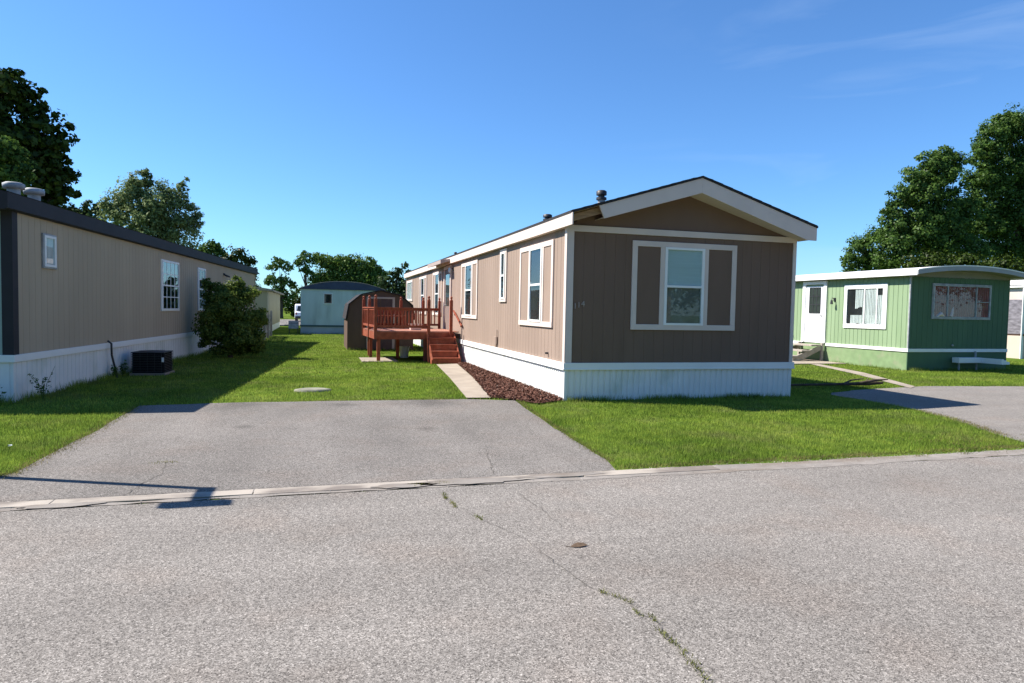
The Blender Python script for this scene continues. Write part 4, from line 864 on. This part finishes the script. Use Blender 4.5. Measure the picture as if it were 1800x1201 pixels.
# grass blades
def inpoly(x, y, poly):
    ins = np.zeros(len(x), bool); n = len(poly)
    for i in range(n):
        x1, y1 = poly[i]; x2, y2 = poly[(i+1) % n]
        c = ((y1 > y) != (y2 > y)) & (x < (x2-x1)*(y-y1)/(y2-y1+1e-12)+x1); ins ^= c
    return ins
MULCH = [(4.22,11.16),(3.62,10.82),(3.42,11.30),(3.02,11.72),(3.5,15.2),(3.94,19.1),(4.22,19.3)]
def rot_rect(ox, oy, a, x0, x1, y0, y1):
    c, s = math.cos(a), math.sin(a); return [(ox+c*x-s*y, oy+s*x+c*y) for x, y in ((x0,y0),(x1,y0),(x1,y1),(x0,y1))]
EXC = [DRIVE, DRIVE2, MULCH, [(2.58,11.70),(3.02,11.66),(3.5,15.2),(3.92,19.1),(3.28,18.9),(2.95,15.2)], [(4.24,11.19),(9.0,11.19),(9.0,33.2),(4.24,33.2)],
       rot_rect(-4.54,12.27,AL,-TW,0,0,TL), [(17.16,16.2),(21.2,16.2),(21.2,32),(17.16,32)], [(1.1,25.6),(3.55,25.6),(3.55,28.6),(1.1,28.6)],
       [(12.9,12.05),(13.35,12.35),(15.0,15.6),(16.0,18.6),(15.7,18.7),(14.5,15.6)], [(14.6,18.5),(17.1,18.5),(17.1,22.4),(14.6,22.4)], [(1.3,20.0),(2.35,20.0),(2.35,21.6),(1.3,21.6)],
       [(2.3,20.4),(4.2,20.2),(4.2,23.4),(2.0,23.4)], [(3.24,19.2),(4.02,19.2),(4.02,20.2),(3.24,20.2)], [(-.86,41),(3.94,41),(3.94,60),(-.86,60)]]
def blades(name, X_, Y_, h, wd, m, z0=0.0, lean=.5):
    n = len(X_); a = NR.uniform(0, 2*np.pi, n); b = NR.uniform(0, 2*np.pi, n); l = NR.uniform(.1, lean, n)*h
    V = np.empty((n, 3, 3)); dx, dy = np.cos(a)*wd/2, np.sin(a)*wd/2
    V[:, 0] = np.stack([X_-dx, Y_-dy, np.full(n, z0)], 1); V[:, 1] = np.stack([X_+dx, Y_+dy, np.full(n, z0)], 1)
    V[:, 2] = np.stack([X_+np.cos(b)*l, Y_+np.sin(b)*l, z0+h], 1)
    me = bpy.data.meshes.new(name); me.vertices.add(n*3); me.loops.add(n*3); me.polygons.add(n)
    me.vertices.foreach_set('co', V.ravel()); me.loops.foreach_set('vertex_index', np.arange(n*3, dtype=np.int32))
    me.polygons.foreach_set('loop_start', np.arange(0, n*3, 3, dtype=np.int32)); me.polygons.foreach_set('loop_total', np.full(n, 3, dtype=np.int32))
    me.update(calc_edges=True); me.materials.append(m); o = bpy.data.objects.new(name, me); sc.collection.objects.link(o); return o
GX, GY, GH, GWd = [], [], [], []
def band(y0, y1, x0, x1, dens, h, wd):
    n = int((y1-y0)*(x1-x0)*dens); X_ = NR.uniform(x0, x1, n); Y_ = NR.uniform(y0, y1, n)
    keep = np.ones(n, bool)
    for p in EXC: keep &= ~inpoly(X_, Y_, p)
    # ragged front edge along the kerb
    keep &= Y_ > 6.17+.06*np.sin(X_*3.1)+.05*np.sin(X_*7.7+1)+.04*np.sin(X_*17)+NR.normal(0, .03, n)+(.07 if y0 < 7 else 0)
    keep &= ((X_*math.cos(YAW)-Y_*math.sin(YAW))/(X_*math.sin(YAW)+Y_*math.cos(YAW)) > -1.25) & ((X_*math.cos(YAW)-Y_*math.sin(YAW))/(X_*math.sin(YAW)+Y_*math.cos(YAW)) < .95)
    X_, Y_ = X_[keep], Y_[keep]; n = len(X_)
    pn = .75+.5*(.5+.5*np.sin(X_*2.1+np.sin(Y_*1.7)*1.5)*np.sin(Y_*2.6+X_*.7))
    GX.append(X_); GY.append(Y_); GH.append(.82*h*NR.uniform(.5, 1.15, n)*pn); GWd.append(np.full(n, wd)*NR.uniform(.7, 1.3, n))
band(6.15, 8.5, -6, 13, 4200, .055, .006); band(8.5, 11.5, -8, 17, 2600, .055, .008); band(11.5, 16, -8, 22, 1300, .055, .011)
band(16, 24, -6, 26, 560, .055, .016); band(24, 40, -4, 5, 330, .055, .022); band(24, 34, 8, 30, 60, .06, .03)
# untrimmed taller grass against walls, posts and steps
def fringe(p, q, n, off=.05, h=.11):
    p, q = np.array(p), np.array(q); t = NR.uniform(0, 1, n); cl_ = .5+.5*np.sin(t*np.linalg.norm(q-p)*4+np.sin(t*37))
    t = t[NR.uniform(0, 1, n) < .25+.75*cl_]; n = len(t); b = p+(q-p)*t[:, None]
    d = (q-p)/np.linalg.norm(q-p); nn = np.array([d[1], -d[0]]); b = b+nn*np.abs(NR.normal(0, off, n))[:, None]
    GX.append(b[:, 0]); GY.append(b[:, 1]); GH.append(h*NR.uniform(.35, 1.25, n)); GWd.append(NR.uniform(.005, .011, n))
fringe((4.26,11.15), (9.0,11.15), 3800)
ca, sa_ = math.cos(AL), math.sin(AL)
lp = lambda x, y: (-4.54+ca*x-sa_*y, 12.27+sa_*x+ca*y)
fringe(lp(-2.5,-.03), lp(0.03,-.03), 1600, .06, .14); fringe(lp(.04,0), lp(.04,14), 7000, .06, .15)
fringe((17.16,16.15), (21.2,16.15), 1800, .06, .12); fringe((17.1,19.2), (17.1,16.2), 900, .05, .10)
fringe((1.1,25.55), (3.5,25.55), 900, .05, .12); fringe((-.86,40.9), (3.9,40.9), 900, .08, .15)
fringe((1.30,20.0), (2.35,20.0), 350, .02, .07)
o = blades('grass', np.concatenate(GX), np.concatenate(GY), np.concatenate(GH), np.concatenate(GWd), M['grass_blade'])
tag(o, 'short mown green grass covering the lawns', 'grass', kind='stuff')
print('grass blades', sum(len(a) for a in GX))
# dry thatch along the pavement edges
def edge_pts(pts, n, spread):
    out = []
    for i in range(n):
        k = RND.randrange(len(pts)-1); a, b = Vector(pts[k]), Vector(pts[k+1]); p = a.lerp(b, RND.random()); out.append((p.x+RND.gauss(0, spread), p.y+RND.gauss(0, spread)))
    return np.array(out)
e = np.concatenate([edge_pts([(3.0,6.25),(5,6.26),(7,6.26),(8.75,6.3)], 3500, .045), edge_pts([(3.02,6.5),(3.1,7.9),(3.25,9.6),(3.4,11.2)], 1800, .03), edge_pts([(-3.7,6.4),(-3.0,6.75),(-2.68,7.2),(-2.62,9),(-2.62,11.5)], 3500, .06),
    edge_pts([(9.1,7.0),(9.4,7.6),(9.75,8.3),(10,9.2)], 1500, .06), edge_pts([(-1,11.8),(2.6,11.7)], 1200, .03), edge_pts([(7.6,6.6),(8.9,6.9)], 1500, .25)])
o = blades('thatch', e[:, 0], e[:, 1], NR.uniform(.01, .035, len(e)), np.full(len(e), .006), M['dry_blade'], .012, 1.5); tag(o, 'dry brown thatch along the pavement edges', 'thatch', kind='stuff')
# mulch
structure(MB().sheet(wob(MULCH, .2, .02, 5), .03).build('mulch_bed', M['mulch']))
n = 26000; X_ = NR.uniform(2.9, 4.25, n); Y_ = NR.uniform(10.8, 19.4, n); kp = inpoly(X_, Y_, MULCH); X_, Y_ = X_[kp], Y_[kp]; n = len(X_)
N_ = NR.normal(size=(n, 3))*.5+np.array([0, 0, 1]); N_ /= np.linalg.norm(N_, axis=1, keepdims=True)
o = leaf_mesh('mulch', np.stack([X_, Y_, NR.uniform(.032, .07, n)], 1), N_, NR.uniform(.03, .075, n), .45, M['mulch_chip'], None); tag(o, 'red brown bark chips beside the white skirting', 'mulch', kind='stuff')

# ------------------------------------------------------------------ cracks, weeds in the cracks, small things
def crack(pts, wd, seed, nm='pavement_crack', z=.0145):
    r = random.Random(seed); P_ = []
    for i in range(len(pts)-1):
        a, b = Vector(pts[i]), Vector(pts[i+1]); k = max(2, int((b-a).length/.06))
        for j in range(k): p = a.lerp(b, j/k); P_.append((p.x+r.gauss(0, .010), p.y+r.gauss(0, .010)))
    vs = []
    for i, p in enumerate(P_):
        q_ = P_[min(i+1, len(P_)-1)]; o_ = P_[max(i-1, 0)]; d_ = Vector((q_[0]-o_[0], q_[1]-o_[1])).normalized(); w_ = wd*r.uniform(.25, 1.1)
        vs += [(p[0]-d_.y*w_, p[1]+d_.x*w_, z), (p[0]+d_.y*w_, p[1]-d_.x*w_, z)]
    m = MB(); m.add(vs, [(2*i, 2*i+1, 2*i+3, 2*i+2) for i in range(len(P_)-1)]); return structure(m.build(nm, M['crack'])), P_
CR1 = [(1.05,5.64),(1.09,5.28),(1.21,4.92),(1.39,4.48),(1.49,3.77),(1.57,3.46),(1.65,3.32),(1.70,3.03),(1.67,2.80),(1.63,2.53),(1.55,2.0),(1.4,1.0)]
_, cp = crack(CR1, .0022, 1, z=.011)
crack([(1.69,5.63),(1.75,5.1),(1.77,4.52)], .002, 2, z=.011); crack([(6.19,5.26),(6.39,4.94),(6.41,4.68),(6.9,4.3)], .0025, 3, z=.011)
crack([(-1.44,7.39),(-1.38,6.9),(-1.45,6.6),(-1.52,6.17)], .005, 4); crack([(1.87,7.45),(1.75,6.74),(1.65,6.17)], .004, 5)
crack([(-4.5,6.17),(-2,6.17),(0,6.17),(1.5,6.17),(2.9,6.17)], .004, 6)
sel = [p for i, p in enumerate(cp) if (i < 7 or 9 < i < 13 or i > 34) and RND.random() < .8]
wx, wy = [], []
for p in sel:
    for k in range(26): wx.append(p[0]+RND.gauss(0, .011)); wy.append(p[1]+RND.gauss(0, .022))
for p in ((-1.44,7.39),(.9,6.0),(1.1,6.02),(6.7,6.1),(7.4,6.1)):
    for k in range(60): wx.append(p[0]+RND.gauss(0, .06)); wy.append(p[1]+RND.gauss(0, .03))
o = blades('crack_weeds', np.array(wx), np.array(wy), NR.uniform(.006, .024, len(wx)), np.full(len(wx), .006), M['moss_blade'], .010, 1.6); tag(o, 'tiny weeds sprouting along the road crack', 'weeds', kind='stuff')
# loose grit and pebbles swept to the edges of the pavement
gp_ = np.concatenate([edge_pts([(-5,5.93),(3,5.95),(9,5.97),(14,5.97)], 1300, .06), edge_pts([(3,6.13),(9,6.13)], 700, .05), edge_pts([(-2.6,11.5),(3.3,11.4)], 300, .06)])
V_, F_ = [], []
for (px_, py_) in gp_:
    r0 = abs(RND.gauss(.003, .0022))+.002; b0 = len(V_); a0 = RND.uniform(0, 6.28)
    for k in range(4): V_.append((px_+r0*math.cos(a0+k*1.57)*RND.uniform(.7,1.2), py_+r0*math.sin(a0+k*1.57)*RND.uniform(.7,1.2), .008))
    V_.append((px_, py_, .009+r0*.7)); F_ += [(b0+k, b0+(k+1) % 4, b0+4) for k in range(4)]
me = bpy.data.meshes.new('gravel'); me.from_pydata(V_, [], F_); me.materials.append(leafmat('grit', (.16,.145,.13), (.33,.30,.265), 0)); o = bpy.data.objects.new('gravel', me); sc.collection.objects.link(o)
tag(o, 'loose grit and pebbles swept to the pavement edges', 'gravel', kind='stuff')
lf = thing('fallen_leaf', 'curled brown leaf lying on the grey road', 'leaf', (1.72, 4.2, .006))
q = MB(); q.add([(-.06, 0, .004), (-.03, .02, .012), (0, .026, .02), (.04, .018, .018), (.07, 0, .006), (.04, -.018, .008), (0, -.026, .008), (-.03, -.02, .006)], [(0,1,7), (1,2,6,7), (2,3,5,6), (3,4,5)]); q.build('blade', mat('dry_leaf', (.10,.068,.045), .9, .2, .3, 30), lf)
q = MB(); q.tube([(-.06, 0, .005), (-.09, .01, .006)], .002, 5); q.build('stalk', M['dark_wood'], lf)
lt = thing('paper_scrap', 'small crumpled white scrap on the left lawn', 'litter', (-3.15, 8.42, .03)); r = random.Random(9)
q = MB(); q.add([(r.uniform(-.03,.03), r.uniform(-.03,.03), r.uniform(0,.03)) for _ in range(9)], [(0,1,2,3), (3,4,5), (5,6,7,8), (0,4,8,2)]); q.build('paper', M['blind'], lt)
# round pale cover in the lawn
cv = thing('stone_slab', 'flat pale round stone set in the middle lawn', 'stone', (-.05, 13.25, 0))
q = MB(); q.tube([(0, 0, 0), (0, 0, .035), (0, 0, .05)], [.35, .33, .24], 20); o = q.build('slab', mat('mossy_stone', (.22,.215,.165), .9, .2, .25, 6, bump=.5, bscale=30), cv); o.scale = (1, .62, 1)
# fallen branch at the right driveway
br = thing('fallen_branch', 'dark dead branch lying across the grass by the right driveway', 'branch', (11.0, 12.45, .05))
q = MB(); q.tube([(-1.6, .1, .02), (-.6, 0, .03), (.3, .03, .03), (1.1, -.02, .04), (1.5, .0, .05)], [.02, .025, .03, .045, .03], 8); q.tube([(.4, 0, .03), (.8, .18, .10), (1.2, .25, .12)], [.025, .02, .01], 7); q.tube([(.7, 0, .03), (1.2, -.1, .12), (1.6, -.05, .13)], [.03, .03, .012], 7); q.tube([(1.0, 0, .04), (1.15, .05, .16)], [.02, .008], 6)
q.build('limb', M['bark'], br)
print('objects', len(sc.objects))
